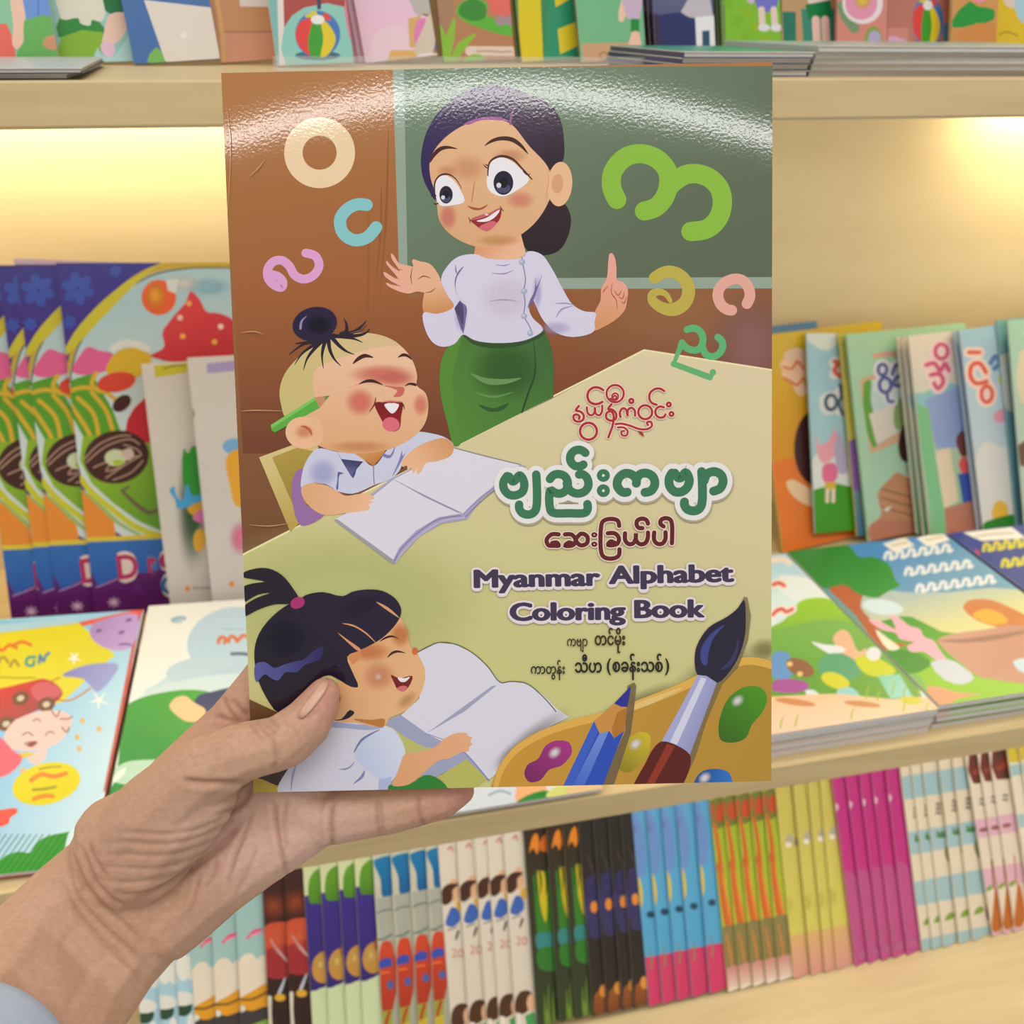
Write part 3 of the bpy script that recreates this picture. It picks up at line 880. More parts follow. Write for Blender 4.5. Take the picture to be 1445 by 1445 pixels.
a.poly([(922, 646), (985, 662), (1046, 704), (1050, 745), (1020, 830), (990, 880), (790, 880), (850, 742), (886, 676)], (92, 24, 16), n=3)
a.poly([(946, 656), (980, 668), (870, 870), (836, 870)], (148, 50, 28), sm=False)
# ---- lettering
RED = (172, 44, 46)
HALO = (244, 210, 192)
small = [([(490, 165), (440, 138), (375, 138), (325, 180), (312, 235), (335, 295), (390, 322), (440, 318), (480, 298)], 28),
         ([(215, 345), (180, 395), (225, 405), (265, 440), (265, 495), (215, 522), (165, 505), (155, 455), (190, 440), (222, 465), (215, 490)], 26),
         ([(305, 360), (315, 425), (350, 450), (385, 430), (398, 365), (405, 430), (445, 450), (475, 410), (478, 340)], 24),
         ([(585, 325), (545, 380), (590, 385), (635, 430), (630, 490), (575, 510), (525, 480), (530, 425), (575, 405), (605, 440), (598, 560), (570, 640), (548, 700)], 26),
         ([(600, 250), (620, 225), (640, 245), (625, 268), (598, 262), (590, 225), (620, 200), (655, 215), (655, 260), (620, 280), (570, 260)], 18),
         ([(685, 470), (680, 410), (715, 370), (750, 390), (765, 455), (770, 390), (810, 365), (845, 395), (850, 455)], 26),
         ([(1180, 175), (1130, 148), (1070, 155), (1020, 200), (1012, 260), (1040, 310), (1092, 330)], 26),
         ([(1175, 360), (1130, 350), (1085, 385), (1085, 440), (1125, 475), (1175, 468), (1195, 440)], 26),
         ([(630, 550), (700, 545), (800, 570), (900, 605), (990, 605), (1040, 570), (1030, 525), (985, 530), (995, 560)], 24),
         ([(655, 588), (720, 588), (765, 625), (755, 675), (705, 675), (695, 635), (728, 628)], 22)]
rings = [(323, 630, 95, 28), (625, 205, 97, 24), (965, 415, 78, 26)]
dots = [(808, 288, 36), (1232, 328, 34), (1262, 435, 34)]
a.fr(790, 530, 8.028)
for k, c in ((22, HALO), (0, RED)):
    for p, w in small:
        a.stroke(p, w + k, c, n=5)
    for x, y, r, w in rings:
        a.ring(x, y, r, w + k, c)
    for x, y, r in dots:
        a.ell(x, y, r + k / 2, r + k / 2, c)
    a.poly([(885, 630), (930, 640), (950, 690), (910, 665)], c)
for x, y, r in dots:
    a.ell(x, y, 9, 9, (244, 190, 180))

GREEN, WHITE = (58, 120, 84), (234, 230, 226)
def title_part1():
    return [[(205, 415), (165, 480), (170, 560), (230, 625), (310, 630), (380, 590), (400, 510), (380, 440), (350, 408), (330, 420), (285, 472), (262, 472), (228, 420)], [(535, 398), (535, 780), (495, 835), (435, 850), (375, 830), (342, 780), (342, 738)],
            [(690, 448), (730, 405), (790, 392), (860, 420), (892, 490), (870, 575), (810, 612), (750, 605), (696, 575), (696, 800), (730, 830), (900, 835), (1090, 828), (1116, 790), (1114, 732)],
            [(880, 500), (920, 580), (1000, 612), (1080, 590), (1125, 520), (1105, 430), (1050, 392), (1020, 398)],
            [(1090, 152), (1040, 120), (975, 125), (925, 175), (925, 250), (975, 300), (1040, 300), (1068, 285)]]
def title_part2():
    return [[(265, 565), (215, 565), (160, 500), (170, 420), (240, 365), (320, 380), (362, 430), (362, 470)],
            [(362, 430), (400, 375), (470, 362), (540, 400), (560, 480), (520, 550), (455, 568)],
            [(745, 360), (715, 415), (720, 500), (775, 560), (850, 560), (910, 510), (930, 430), (895, 358), (880, 362), (840, 410), (808, 410), (775, 362)],
            [(1062, 345), (1062, 700), (1020, 755), (960, 765), (905, 745), (878, 700), (878, 670)],
            [(1090, 440), (1120, 370), (1200, 345), (1270, 380), (1292, 450), (1260, 525), (1190, 555)]]
for k, c, dx, dy in ((64, (176, 164, 132), 6, 18), (58, WHITE, 0, 0), (0, GREEN, 0, 0)):
    a.fr(690 + dx / 8, 620 + dy / 8, 8.028)
    for p in title_part1():
        a.stroke(p, 96 + k * 1.9, c, n=5)
    for y in (408, 580):
        a.ell(1294, y, 74 + k, 72 + k, c)
    a.fr(850 + dx / 8, 620 + dy / 8, 7.605)
    for p in title_part2():
        a.stroke(p, 96 + k * 1.9, c, n=5)
a.fr(690, 620, 8.028)
for y in (408, 580):
    a.ell(1294, y, 16, 16, (220, 226, 214))
a.poly([(806, 722), (860, 712), (906, 692), (960, 712), (1010, 720), (900, 726)], (168, 148, 132), sm=False)

MAR = (98, 26, 28)
maroon = [[(228, 233), (160, 233), (112, 285), (130, 338), (185, 342), (230, 342), (210, 312), (165, 318)],
          [(290, 233), (355, 235), (392, 285), (370, 335), (290, 342), (330, 310), (365, 325)],
          [(440, 228), (395, 285), (440, 338), (500, 320), (508, 260), (470, 228), (440, 228)],
          [(815, 150), (805, 105), (770, 86), (700, 86), (655, 110), (640, 160), (640, 400), (660, 445), (700, 465), (770, 463), (812, 435), (818, 378)],
          [(705, 222), (775, 224), (812, 270), (795, 325), (705, 334), (735, 300), (775, 318)],
          [(872, 222), (874, 290), (905, 325), (950, 320), (975, 270), (978, 222), (980, 290), (1020, 328), (1070, 315), (1092, 265), (1094, 215)],
          [(1094, 128), (1080, 95), (1035, 80), (990, 100), (985, 140), (1005, 168), (1040, 172)],
          [(1155, 215), (1155, 290), (1190, 325), (1235, 320), (1262, 280), (1264, 212)],
          [(1245, 155), (1215, 130), (1220, 95), (1265, 75), (1310, 90), (1326, 130), (1326, 318)]]
a.fr(755, 720, 6.881)
for k, c in ((22, (240, 214, 196)), (0, MAR)):
    for p in maroon:
        a.stroke(p, 42 + k, c, n=5)
    for y in (237, 328):
        a.ell(574, y, 30 + k / 2, 26 + k / 2, c)
for y in (237, 328):
    a.ell(574, y, 8, 7, (230, 180, 170))
a.fr(0, 0, 1)
PUR = (64, 52, 78)
ENG = (('Myanmar', 668.5, 829.5, 179, -0.018), ('Alphabet', 858.5, 824, 177, -0.018), ('Coloring', 719, 876, 164, -0.012), ('Book', 894.5, 872, 100, -0.012))
for s, x, y, w, rot in ENG:
    a.text(s, x - 3, y + .5, w + 6, 37, (232, 218, 222), fat=5.4, rot=rot, n=14, tall=.8)
for s, x, y, w, rot in ENG:
    a.text(s, x, y - 1, w, 35, PUR, fat=2.4, rot=rot, n=12, tall=.45)
INK1, INK2 = (72, 44, 20), (34, 28, 24)
a.text('ကဗျာ', 800, 911, 29, 18.5, INK1, fat=.25, n=4)
a.text('တင်မိုး', 839, 909.5, 43, 24, INK1, fat=.5, n=6)
a.text('ကာတွန်း', 749, 950, 48, 19, INK2, fat=.25, n=4)
a.text('သီဟ', 811, 948, 38, 25, INK2, fat=.5, n=6)
a.text('(', 856, 946, 6, 25, INK2, fat=.5, n=6)
a.text('စခန်းသစ်', 864, 947, 71, 25, INK2, fat=.5, n=6)
a.text(')', 938, 946, 6, 25, INK2, fat=.5, n=6)
# scuffs on the spine side
for s in ([(322, 300), (326, 200), (320, 150)], [(341, 580), (360, 579), (400, 580)], [(352, 740), (380, 742), (410, 738)], [(352, 250), (365, 238), (374, 226)], [(340, 470), (360, 468), (372, 472)]):
    a.stroke(s, 1.6, (196, 150, 110), t0=.2, t1=.2)

held_mats = (mat_print('laminated_cover', False, 0.065, 0.5, (HW * 0.5, HH, 2.9, 0.000013)), mat_print('laminated_cover_airbrush', True, 0.065, 0.5, (HW * 0.5, HH, 2.9, 0.000013)))
held = book('colouring_book', HELD_M, HW, HH, HT, held_art,
            "colouring book held up in the hand, teacher and two children on its cover", 'book',
            spine=(120, 70, 46), back=(214, 206, 190), mats=held_mats)

# ================================================================== books on the shelves
def stand(b, t, yb, lean, yaw, shelf, W=.2):
    """book whose left cover edge runs through photo points b (low) and t (high); yb = depth of b"""
    B = on_y(*b, yb)
    ly, la = math.radians(yaw), math.radians(lean)
    n = Vector((math.sin(ly) * math.cos(la), -math.cos(ly) * math.cos(la), math.sin(la)))   # way the cover faces
    r = ray(*t)
    Tp = EYE + r * ((B - EYE).dot(n) / r.dot(n))
    z = (Tp - B).normalized()
    base = B + z * ((shelf - B.z) / z.z)
    M = frame_m(base, z.cross(n) * -1 if z.cross(n).x < 0 else z.cross(n), z)
    low = min((M @ Vector((u, v, 0))).z for u in (0, W) for v in (0, .004)) - .0004
    if low < shelf:
        M = Matrix.Translation(z * ((shelf - low) / z.z)) @ M
        base = M.translation
    return M, (Tp - base).length


def shifted(M, d):
    return Matrix.Translation(d) @ M


def lines(a, x, y, n, w, c, lw=6, gap=22, skew=0.0):          # a few rows of unreadable small print
    for i in range(n):
        a.stroke([(x, y + i * gap), (x + w / 3, y + i * gap - 2 - skew * w / 3), (x + w * 2 / 3, y + i * gap + 2 - skew * w * 2 / 3), (x + w, y + i * gap - skew * w)], lw, c)


# ------------------------------------------------------------------ fanned bundles on the low shelf
LOW_YAW, LOW_Y = 12, 0.69
LOW_H, LOW_W, LOW_T = 0.268, 0.19, 0.0021


EDGES = {'cloud_booklet': ((380, 1444), (372.5, 1289)), 'truck_booklet': ((380, 1444), (372.5, 1289)), 'racing_booklet': ((380, 1444), (372.5, 1289)),
         'purple_booklet': ((442, 1444), (428.7, 1227)), 'knight_booklet': ((541, 1444), (527.7, 1216)), 'cream_booklet': ((638, 1444), (620, 1196)),
         'jungle_booklet': ((756, 1426), (737.6, 1173)), 'night_booklet': ((839.7, 1426), (820, 1165)), 'sky_booklet': ((917, 1426), (891.6, 1147)),
         'flower_booklet': ((1023, 1412), (995.4, 1132)), 'yellow_booklet': ((1123, 1386), (1095.5, 1109)), 'magenta_booklet': ((1210, 1366), (1176, 1097)),
         'striped_booklet': ((1303.4, 1343), (1271, 1078)), 'pink_banded_booklet': ((1406.5, 1323), (1368, 1066)), 'green_banded_booklet': ((1445, 1180), (1426, 1054))}


def low_frame(kind, px, py):
    """booklet of a fan whose left edge passes the photo point (px, py); all share one facing direction"""
    b, t = EDGES[kind]
    M0, _ = stand(b, t, LOW_Y, 20.0, LOW_YAW, SHELF_LOW, LOW_W)
    M0 = Matrix.Translation((0, LOW_Y - M0.translation.y, 0)) @ M0
    Mi = M0.inverted()
    X = Mi.to_3x3() @ Vector((1, 0, 0))
    o = Mi @ EYE
    d = Mi.to_3x3() @ ray(px, py)
    det = X.x * d.y - d.x * X.y
    s = (d.y * o.x - d.x * o.y) / det
    return Matrix.Translation((s, 0, 0)) @ M0


def art_mushroom(a):
    a.full((156, 196, 214), (176, 208, 218))
    a.fr(200, 1080, 2.58)
    for x in (150, 185):
        a.ell(x, 735, 26, 50, (226, 224, 212))
    a.ell(150, 880, 34, 34, (44, 74, 52))
    a.ell(146, 850, 50, 26, (226, 224, 214))
    a.ell(180, 935, 14, 30, (232, 230, 224))


def art_truck(a):
    a.full((152, 188, 186), (168, 198, 190))
    a.fr(200, 1080, 2.58)
    a.stroke([(382, 632), (410, 606), (440, 596)], 16, (222, 84, 122), t0=.3, t1=.3)
    a.stroke([(392, 622), (425, 610), (446, 612)], 8, (236, 150, 170), t0=.3, t1=.3)
    a.poly([(352, 960), (352, 720), (372, 690), (402, 686), (420, 705), (440, 690), (470, 700), (480, 960)], (230, 216, 194), n=4)
    a.poly([(356, 960), (356, 896), (480, 866), (490, 960)], (64, 58, 58), sm=False)
    a.poly([(358, 850), (400, 824), (450, 794), (490, 790), (490, 870), (440, 880), (400, 894), (360, 880)], (224, 156, 34), n=3)
    a.stroke([(356, 852), (400, 852), (456, 826)], 9, (120, 84, 34))
    a.ell(366, 886, 12, 12, (220, 220, 214))
    a.poly([(400, 945), (450, 925), (490, 925), (490, 970), (400, 970)], (130, 170, 60), sm=False)


def art_racer(a):
    a.full((70, 34, 28), (40, 26, 24))
    a.fr(200, 1080, 2.58)
    a.blob(560, 500, 60, 60, (150, 70, 40), .8)
    a.poly([(530, 570), (600, 555), (660, 560), (660, 650), (530, 660)], (200, 80, 48), n=3)
    a.poly([(530, 660), (660, 640), (660, 740), (530, 755)], (156, 44, 46), n=3)
    a.stroke([(548, 620), (575, 660), (610, 700)], 12, (196, 160, 160), t0=.4, t1=.4)
    a.stroke([(600, 760), (585, 800), (572, 830)], 12, (190, 196, 206), t0=.4, t1=.6)
    a.ell(582, 830, 20, 14, (214, 166, 50))
    a.stroke([(545, 830), (540, 900), (545, 950)], 24, (216, 206, 186), t0=.6, t1=1)
    a.blob(575, 620, 30, 60, (226, 110, 70), .6)


def art_leaf(a):
    a.full((204, 210, 160), (208, 212, 170))
    a.fr(200, 1080, 2.58)
    a.poly([(730, 460), (790, 442), (900, 440), (900, 770), (860, 762), (830, 790), (812, 784), (740, 800)], (62, 42, 132), (50, 36, 110), ((800, 450), (820, 780)), n=3)
    a.poly([(800, 470), (792, 420), (802, 370), (830, 345), (900, 330), (900, 480), (830, 470)], (98, 154, 40), (70, 120, 30), ((800, 380), (850, 480)), n=4)
    a.ell(846, 700, 42, 58, (192, 140, 62), 10)
    a.blob(835, 690, 22, 34, (226, 190, 110), .8)
    a.ell(862, 650, 16, 26, (150, 80, 40))
    a.poly([(806, 800), (830, 778), (860, 772), (900, 775), (900, 1000), (806, 1000)], (202, 216, 172), n=3)


def art_knight(a):
    a.full((210, 208, 186), (160, 160, 140))
    a.fr(200, 1080, 2.58)
    a.poly([(1036, 318), (1052, 306), (1100, 300), (1100, 440), (1068, 446), (1060, 380)], (30, 120, 172), (22, 96, 150), ((1050, 310), (1060, 440)), n=3)
    a.poly([(1046, 450), (1100, 440), (1100, 610), (1060, 605), (1052, 520)], (168, 170, 156), sm=False)
    a.stroke([(1048, 505), (1070, 494), (1100, 490)], 5, (96, 110, 96))
    a.stroke([(1046, 600), (1070, 596), (1100, 580)], 6, (70, 110, 96))
    a.poly([(1056, 640), (1070, 605), (1100, 610), (1100, 860), (1066, 860), (1058, 740)], (206, 72, 40), (170, 50, 30), ((1060, 620), (1070, 860)), n=3)
    a.poly([(1052, 682), (1074, 664), (1100, 668), (1100, 694), (1056, 704)], (54, 78, 170), sm=False)
    a.ell(1094, 762, 12, 16, (70, 96, 160))
    a.stroke([(1060, 720), (1090, 716)], 5, (240, 130, 60))
    a.poly([(1060, 860), (1100, 850), (1100, 960), (1066, 960)], (150, 160, 60), sm=False)
    a.stroke([(1072, 960), (1078, 900), (1090, 860)], 12, (176, 62, 36))
    a.poly([(1064, 920), (1100, 905), (1100, 960), (1066, 960)], (196, 176, 50), sm=False)


def art_girl(a):
    a.full((222, 212, 194), (216, 206, 190))
    a.fr(200, 1080, 2.58)
    a.stroke([(1352, 268), (1362, 255), (1368, 272)], 6, (200, 110, 96))
    a.ell(1372, 412, 20, 42, (226, 178, 138))
    a.poly([(1326, 450), (1328, 415), (1348, 392), (1376, 388), (1388, 392), (1368, 412), (1366, 445), (1352, 462), (1336, 466)], (74, 42, 28), n=4)
    a.poly([(1342, 536), (1350, 500), (1364, 474), (1384, 480), (1392, 520), (1366, 545)], (62, 100, 178), n=4)
    a.poly([(1376, 460), (1400, 440), (1400, 490), (1384, 484)], (226, 176, 60), sm=False)
    a.stroke([(1350, 556), (1380, 546)], 4, (110, 90, 80))
    a.stroke([(1386, 560), (1380, 580), (1376, 592)], 9, (90, 70, 62), t1=.3)
    a.text('20', 1362, 654, 42, 44, (198, 106, 84))
    a.poly([(1362, 900), (1362, 850), (1380, 824), (1408, 820), (1425, 840), (1415, 880), (1390, 905)], (78, 46, 30), n=4)
    a.ell(1418, 865, 16, 32, (228, 182, 146))
    a.poly([(1395, 912), (1430, 896), (1440, 960), (1405, 960)], (70, 160, 92), sm=False)
    a.stroke([(1372, 905), (1376, 940)], 10, (232, 230, 222))


def art_jungle(a):
    a.full((60, 40, 26), (44, 62, 38))
    a.fr(620, 1080, 2.89)
    a.poly([(540, 260), (600, 250), (620, 330), (540, 330)], (56, 32, 22), sm=False)
    a.poly([(525, 330), (540, 262), (555, 250), (565, 300), (556, 335), (540, 310)], (226, 134, 34), n=3)
    a.poly([(570, 320), (575, 270), (600, 250), (620, 320)], (214, 110, 28), n=3)
    a.poly([(540, 420), (620, 390), (640, 700), (560, 720), (548, 560)], (58, 122, 38), sm=False)
    a.poly([(560, 400), (585, 410), (596, 500), (590, 612), (572, 560), (562, 480)], (206, 184, 32), n=4)
    for x in (548, 566, 588):
        a.stroke([(x, 400), (x + 6, 450), (x + 3, 500)], 8, (40, 72, 28), t1=.2)
    a.poly([(552, 660), (600, 650), (640, 660), (640, 730), (560, 722)], (54, 132, 130), n=3)
    a.poly([(560, 720), (640, 715), (640, 800), (566, 800)], (50, 120, 44), n=3)
    for x, h in ((585, 900), (600, 860), (618, 890), (592, 960)):
        a.stroke([(x + 12, 1060), (x + 2, 990), (x, h)], 9, (106, 140, 50), t1=.1)


def art_night(a):
    a.full((48, 42, 38), (40, 34, 32))
    a.fr(620, 1080, 2.89)
    a.poly([(770, 430), (840, 410), (840, 660), (785, 670)], (56, 52, 96), n=2)
    a.blob(800, 480, 50, 50, (70, 62, 112), .7)
    a.ell(799, 546, 14, 24, (226, 140, 50))
    a.poly([(800, 900), (850, 870), (880, 940), (880, 1010), (812, 1010)], (150, 84, 42), (110, 56, 34), ((820, 900), (830, 1010)), n=2)
    a.ell(836, 886, 16, 26, (226, 150, 60))
    a.stroke([(770, 330), (790, 380), (800, 420)], 6, (84, 76, 70), t0=.2, t1=.2)


def art_sky(a):
    a.full((96, 168, 208), (78, 164, 208))
    a.fr(620, 1080, 2.89)
    a.poly([(1018, 160), (1060, 155), (1090, 400), (1040, 410), (1020, 300)], (108, 146, 206), n=3)
    a.blob(1040, 220, 26, 36, (140, 120, 196), .6)
    a.poly([(1022, 408), (1062, 402), (1082, 500), (1068, 544), (1048, 530), (1030, 470)], (216, 190, 56), n=4)
    a.ell(1052, 570, 17, 14, (34, 70, 96))
    a.ell(1112, 560, 16, 14, (34, 70, 96))
    a.poly([(1040, 762), (1080, 734), (1170, 722), (1190, 980), (1060, 980)], (208, 58, 106), sm=False)
    a.stroke([(1046, 790), (1044, 740), (1034, 700)], 7, (120, 130, 80), t1=.2)
    a.stroke([(1052, 790), (1054, 740), (1058, 690)], 7, (166, 160, 90), t1=.2)
    a.stroke([(1112, 780), (1114, 740), (1106, 694)], 7, (130, 130, 80), t1=.2)
    a.poly([(1056, 850), (1068, 804), (1084, 850)], (220, 196, 130), sm=False)
    a.poly([(1050, 960), (1160, 930), (1200, 1000), (1060, 1000)], (96, 34, 40), n=2)


def art_flower(a):
    a.full((160, 178, 46), (186, 200, 60))
    a.fr(1000, 1020, 3.247)
    a.poly([(240, 325), (312, 300), (330, 420), (250, 440)], (116, 120, 52), n=2)
    for x in (252, 286, 304):
        a.ell(x, 370, 13, 42, (200, 78, 46), 6)
    a.stroke([(268, 420), (290, 560), (300, 700), (318, 830), (340, 930)], 26, (206, 104, 40), t0=.5, t1=1.4)
    a.stroke([(300, 640), (320, 760), (344, 880), (360, 960)], 14, (228, 138, 60), t0=.3, t1=.8)
    a.stroke([(284, 600), (276, 640), (280, 690)], 10, (186, 92, 40), t1=.2)
    a.poly([(270, 910), (370, 880), (400, 1080), (300, 1100)], (136, 124, 78), n=2)
    a.stroke([(318, 920), (334, 1000), (346, 1080)], 14, (196, 130, 60), t0=.4, t1=.3)
    a.poly([(284, 1100), (400, 1060), (410, 1230), (300, 1230)], (206, 140, 132), (240, 222, 206), ((300, 1090), (330, 1200)), n=2)
    a.poly([(290, 1210), (330, 1170), (400, 1160), (420, 1260), (290, 1260)], (240, 228, 214), n=3)


def art_duck(a):
    a.full((200, 184, 92), (214, 206, 96))
    a.fr(1000, 1020, 3.247)
    a.ell(570, 500, 16, 26, (180, 172, 150), 12)
    a.ell(566, 522, 14, 12, (236, 226, 214))
    a.ell(600, 510, 10, 20, (150, 140, 120))
    a.poly([(528, 960), (600, 930), (680, 930), (700, 1160), (545, 1160)], (218, 176, 110), (218, 150, 150), ((560, 930), (580, 1150)), n=2)
    a.blob(560, 800, 40, 60, (222, 212, 96), .6)


def art_magenta(a):
    a.full((190, 52, 128), (196, 44, 130))
    a.fr(1000, 1020, 3.247)
    a.ell(826, 345, 13, 18, (226, 190, 206), 10)
    a.poly([(790, 680), (900, 640), (960, 900), (980, 1100), (830, 1100)], (198, 90, 146), (206, 84, 150), ((820, 680), (850, 1060)), n=3, a=.85)
    a.blob(800, 930, 60, 120, (214, 150, 170), .7)
    a.blob(880, 950, 60, 90, (214, 120, 170), .6)
    a.blob(940, 1010, 40, 40, (216, 120, 176), .6)


def bands(a, x0, x1, ys, c, dy=-10):
    for y0, y1 in ys:
        a.poly([(x0, y0), (x1, y0 + dy), (x1 + 10, y1 + dy), (x0, y1)], c, sm=False)


def art_dino(a):
    a.full((230, 214, 184), (224, 212, 190))
    a.fr(1000, 1020, 3.247)
    bands(a, 1120, 1400, ((206, 312), (462, 566), (690, 800), (955, 1060)), (160, 192, 196), -40)
    for y in (352, 372, 392):
        a.stroke([(1178, y), (1186, y - 10), (1192, y + 2), (1200, y - 8)], 6, (60, 52, 44))
    a.ell(1204, 490, 26, 12, (76, 130, 70), -8)
    for x in (1185, 1204, 1222):
        a.ell(x, 476, 5, 8, (60, 110, 60))
    a.poly([(1222, 590), (1218, 550), (1240, 530), (1260, 520), (1260, 630), (1240, 620)], (134, 142, 44), n=4)
    a.poly([(1216, 878), (1228, 850), (1250, 840), (1262, 856), (1246, 872)], (128, 160, 50), n=4)
    a.ell(1292, 850, 22, 58, (116, 54, 32), 4)


def art_pear(a):
    a.full((232, 218, 194), (228, 212, 190))
    a.fr(1000, 1020, 3.247)
    a.poly([(1300, 130), (1400, 100), (1420, 230), (1320, 260)], (110, 46, 34), n=2)
    for x, y in ((1340, 135), (1362, 125), (1330, 155), (1380, 150), (1352, 240), (1372, 236)):
        a.ell(x, y, 10, 12, (66, 60, 44))
    a.stroke([(1325, 210), (1350, 196), (1378, 180), (1400, 190)], 22, (150, 66, 42))
    bands(a, 1300, 1460, ((430, 516), (660, 752), (950, 1010)), (222, 176, 192), -26)
    for y in (335, 355):
        a.stroke([(1348, y), (1356, y - 8), (1364, y + 2), (1370, y - 6)], 6, (60, 50, 44))
    a.ell(1366, 470, 22, 10, (150, 84, 74), -10)
    a.stroke([(1400, 610), (1404, 660), (1410, 740)], 6, (170, 90, 40))
    a.poly([(1402, 930), (1406, 840), (1420, 730), (1440, 800), (1450, 900), (1430, 935)], (190, 104, 34), n=3)
    a.poly([(1374, 750), (1386, 728), (1404, 722), (1398, 744)], (128, 160, 50), n=4)


def art_last(a):
    a.full((234, 224, 198), (226, 214, 196))
    a.fr(1000, 1020, 3.247)
    a.poly([(1400, 140), (1450, 80), (1500, 90), (1500, 170), (1420, 172)], (214, 190, 50), sm=False)
    bands(a, 1395, 1500, ((190, 240), (420, 480), (700, 770)), (166, 196, 196), -14)
    for y in (300, 330):
        a.stroke([(1432, y), (1440, y - 8), (1448, y + 2)], 6, (60, 52, 44))
    a.ell(1440, 460, 14, 12, (84, 130, 80))
    a.stroke([(1440, 560), (1446, 640)], 14, (110, 100, 140))


BUNDLES = [
    ('cloud_booklet', art_mushroom, 1409.5, [196, 225, 251], 'pale blue booklet with white and green mushroom shapes', 'pale blue booklets beside the wrist', (170, 204, 216)),
    ('truck_booklet', art_truck, 1409.5, [273, 304, 339], 'teal booklet with cream cloud and yellow truck', 'teal booklets with yellow trucks', (160, 192, 188)),
    ('racing_booklet', art_racer, 1390, [377, 408], 'dark booklet with orange-red picture', 'dark orange-red booklets', (60, 34, 30)),
    ('purple_booklet', art_leaf, 1429, [440, 463.5, 489, 512], 'purple booklet with green leaf tip and gold oval', 'purple booklets with green leaves', (196, 202, 156)),
    ('knight_booklet', art_knight, 1429, [539, 564, 589.5, 613], 'grey booklet with blue stripe and red figure', 'grey booklets with red figures', (190, 190, 172)),
    ('cream_booklet', art_girl, 1357, [630, 656, 681, 699, 722], 'cream booklet with brown-haired girl in blue', 'cream booklets with girls in blue', (216, 206, 190)),
    ('jungle_booklet', art_jungle, 1357, [752, 784, 807], 'dark green jungle booklet with yellow leaf', 'green jungle booklets', (70, 60, 36)),
    ('night_booklet', art_night, 1357, [831, 852, 873, 890], 'black booklet with small orange light', 'black night booklets', (44, 38, 36)),
    ('sky_booklet', art_sky, 1357, [911, 931, 952, 973, 999], 'sky blue and pink booklet with yellow shape', 'sky blue and pink booklets', (84, 160, 200)),
    ('flower_booklet', art_flower, 1266, [1015, 1033, 1052, 1071, 1090], 'lime green booklet with orange flower stem', 'lime green and orange booklets', (166, 170, 50)),
    ('yellow_booklet', art_duck, 1266, [1109.5, 1135, 1155.5, 1172], 'plain yellow booklet with small grey duck', 'yellow duck booklets', (200, 186, 90)),
    ('magenta_booklet', art_magenta, 1266, [1195.6, 1215, 1234, 1251, 1271], 'magenta booklet with pale spot near its top', 'magenta booklets', (186, 50, 126)),
    ('striped_booklet', art_dino, 1266, [1292.6, 1308, 1324, 1347, 1366.5], 'cream booklet with grey-blue bands and green marks', 'cream booklets with blue bands', (224, 210, 184)),
    ('pink_banded_booklet', art_pear, 1266, [1393, 1410, 1426], 'cream booklet with pink bands and dark red top', 'cream booklets with pink bands', (226, 208, 190)),
    ('green_banded_booklet', art_last, 1200, [1443, 1460], 'cream booklet with yellow corner at the photo edge', 'cream booklets with yellow corners', (228, 214, 190)),
]
NUM = ['', '', 'two', 'three', 'four', 'five', 'six', 'seven']
for kind, fn, py, xs, lab, grp, spine in BUNDLES:
    n = len(xs)
    Ms = [low_frame(kind, x, py) for x in xs]
    art = Art(LOW_W, LOW_H, plane_proj(Ms[-1]))
    fn(art)
    src = None
    for i in range(n):
        side = 'rightmost' if i == n - 1 else ('leftmost' if i == 0 else ORD[i] + ' from left')
        full = f'{lab}, {side} of its {NUM[n]}'
        M = Ms[i]
        if src is None:
            src = book(kind, M, LOW_W, LOW_H, LOW_T, art, full, 'booklet', grp, spine=spine, back=spine)
        else:
            copy_book(src, M, full)

# ------------------------------------------------------------------ fanned dream colouring books, middle shelf left
DM, DH = stand((134, 864), (80, 380), 0.952, 13.5, 8, SHELF_MID, .262)
DH += 0.006
DW = 0.262
art = Art(DW, DH, plane_proj(DM))
a = art
a.full((58, 38, 130), (90, 40, 120))
a.fr(0, 330, 4.014)
a.poly([(270, 190), (1000, 130), (700, 350), (440, 620), (380, 780), (300, 700)], (44, 44, 150), (74, 48, 140), ((600, 150), (350, 700)), sm=False)
for cx, cy, r in ((440, 310, 95), (655, 210, 36), (395, 500, 40)):
    for k in range(6):
        t = k * math.pi / 3 + .3
        a.ell(cx + r * .55 * math.cos(t), cy + r * .55 * math.sin(t), r * .45, r * .3, (56, 84, 186), math.degrees(t))
OV = [(380, 900), (385, 760), (430, 620), (540, 460), (690, 310), (860, 215), (1050, 180), (1300, 170), (1500, 180), (1700, 300), (1800, 600), (1700, 1000), (1500, 1400), (1000, 1800), (560, 1600)]
a.poly(OV, (172, 206, 220), (210, 224, 226), ((700, 400), (800, 1000)), n=4)
a.stroke([(375, 830), (395, 730), (430, 620), (540, 460), (690, 310), (860, 205), (1050, 172), (1300, 170), (1500, 180)], 34, (196, 168, 44), t0=.6, t1=1.4)
a.stroke([(395, 840), (412, 740), (450, 625), (560, 470), (705, 325), (870, 232), (1060, 196), (1300, 192), (1500, 200)], 9, (90, 76, 40))
a.poly([(340, 720), (420, 560), (560, 400), (720, 270), (900, 170), (1010, 140), (1300, 120), (1300, 128), (1040, 150), (880, 190)], (206, 196, 50), n=4)
a.blob(1180, 300, 150, 60, (150, 200, 226), .7)
a.blob(1040, 280, 120, 60, (228, 226, 226), .8)
a.ell(900, 360, 98, 100, (232, 96, 42))
a.blob(880, 350, 70, 90, (240, 170, 50), .9)
a.poly([(940, 260), (1010, 255), (1000, 340), (950, 320)], (216, 222, 224), sm=False)
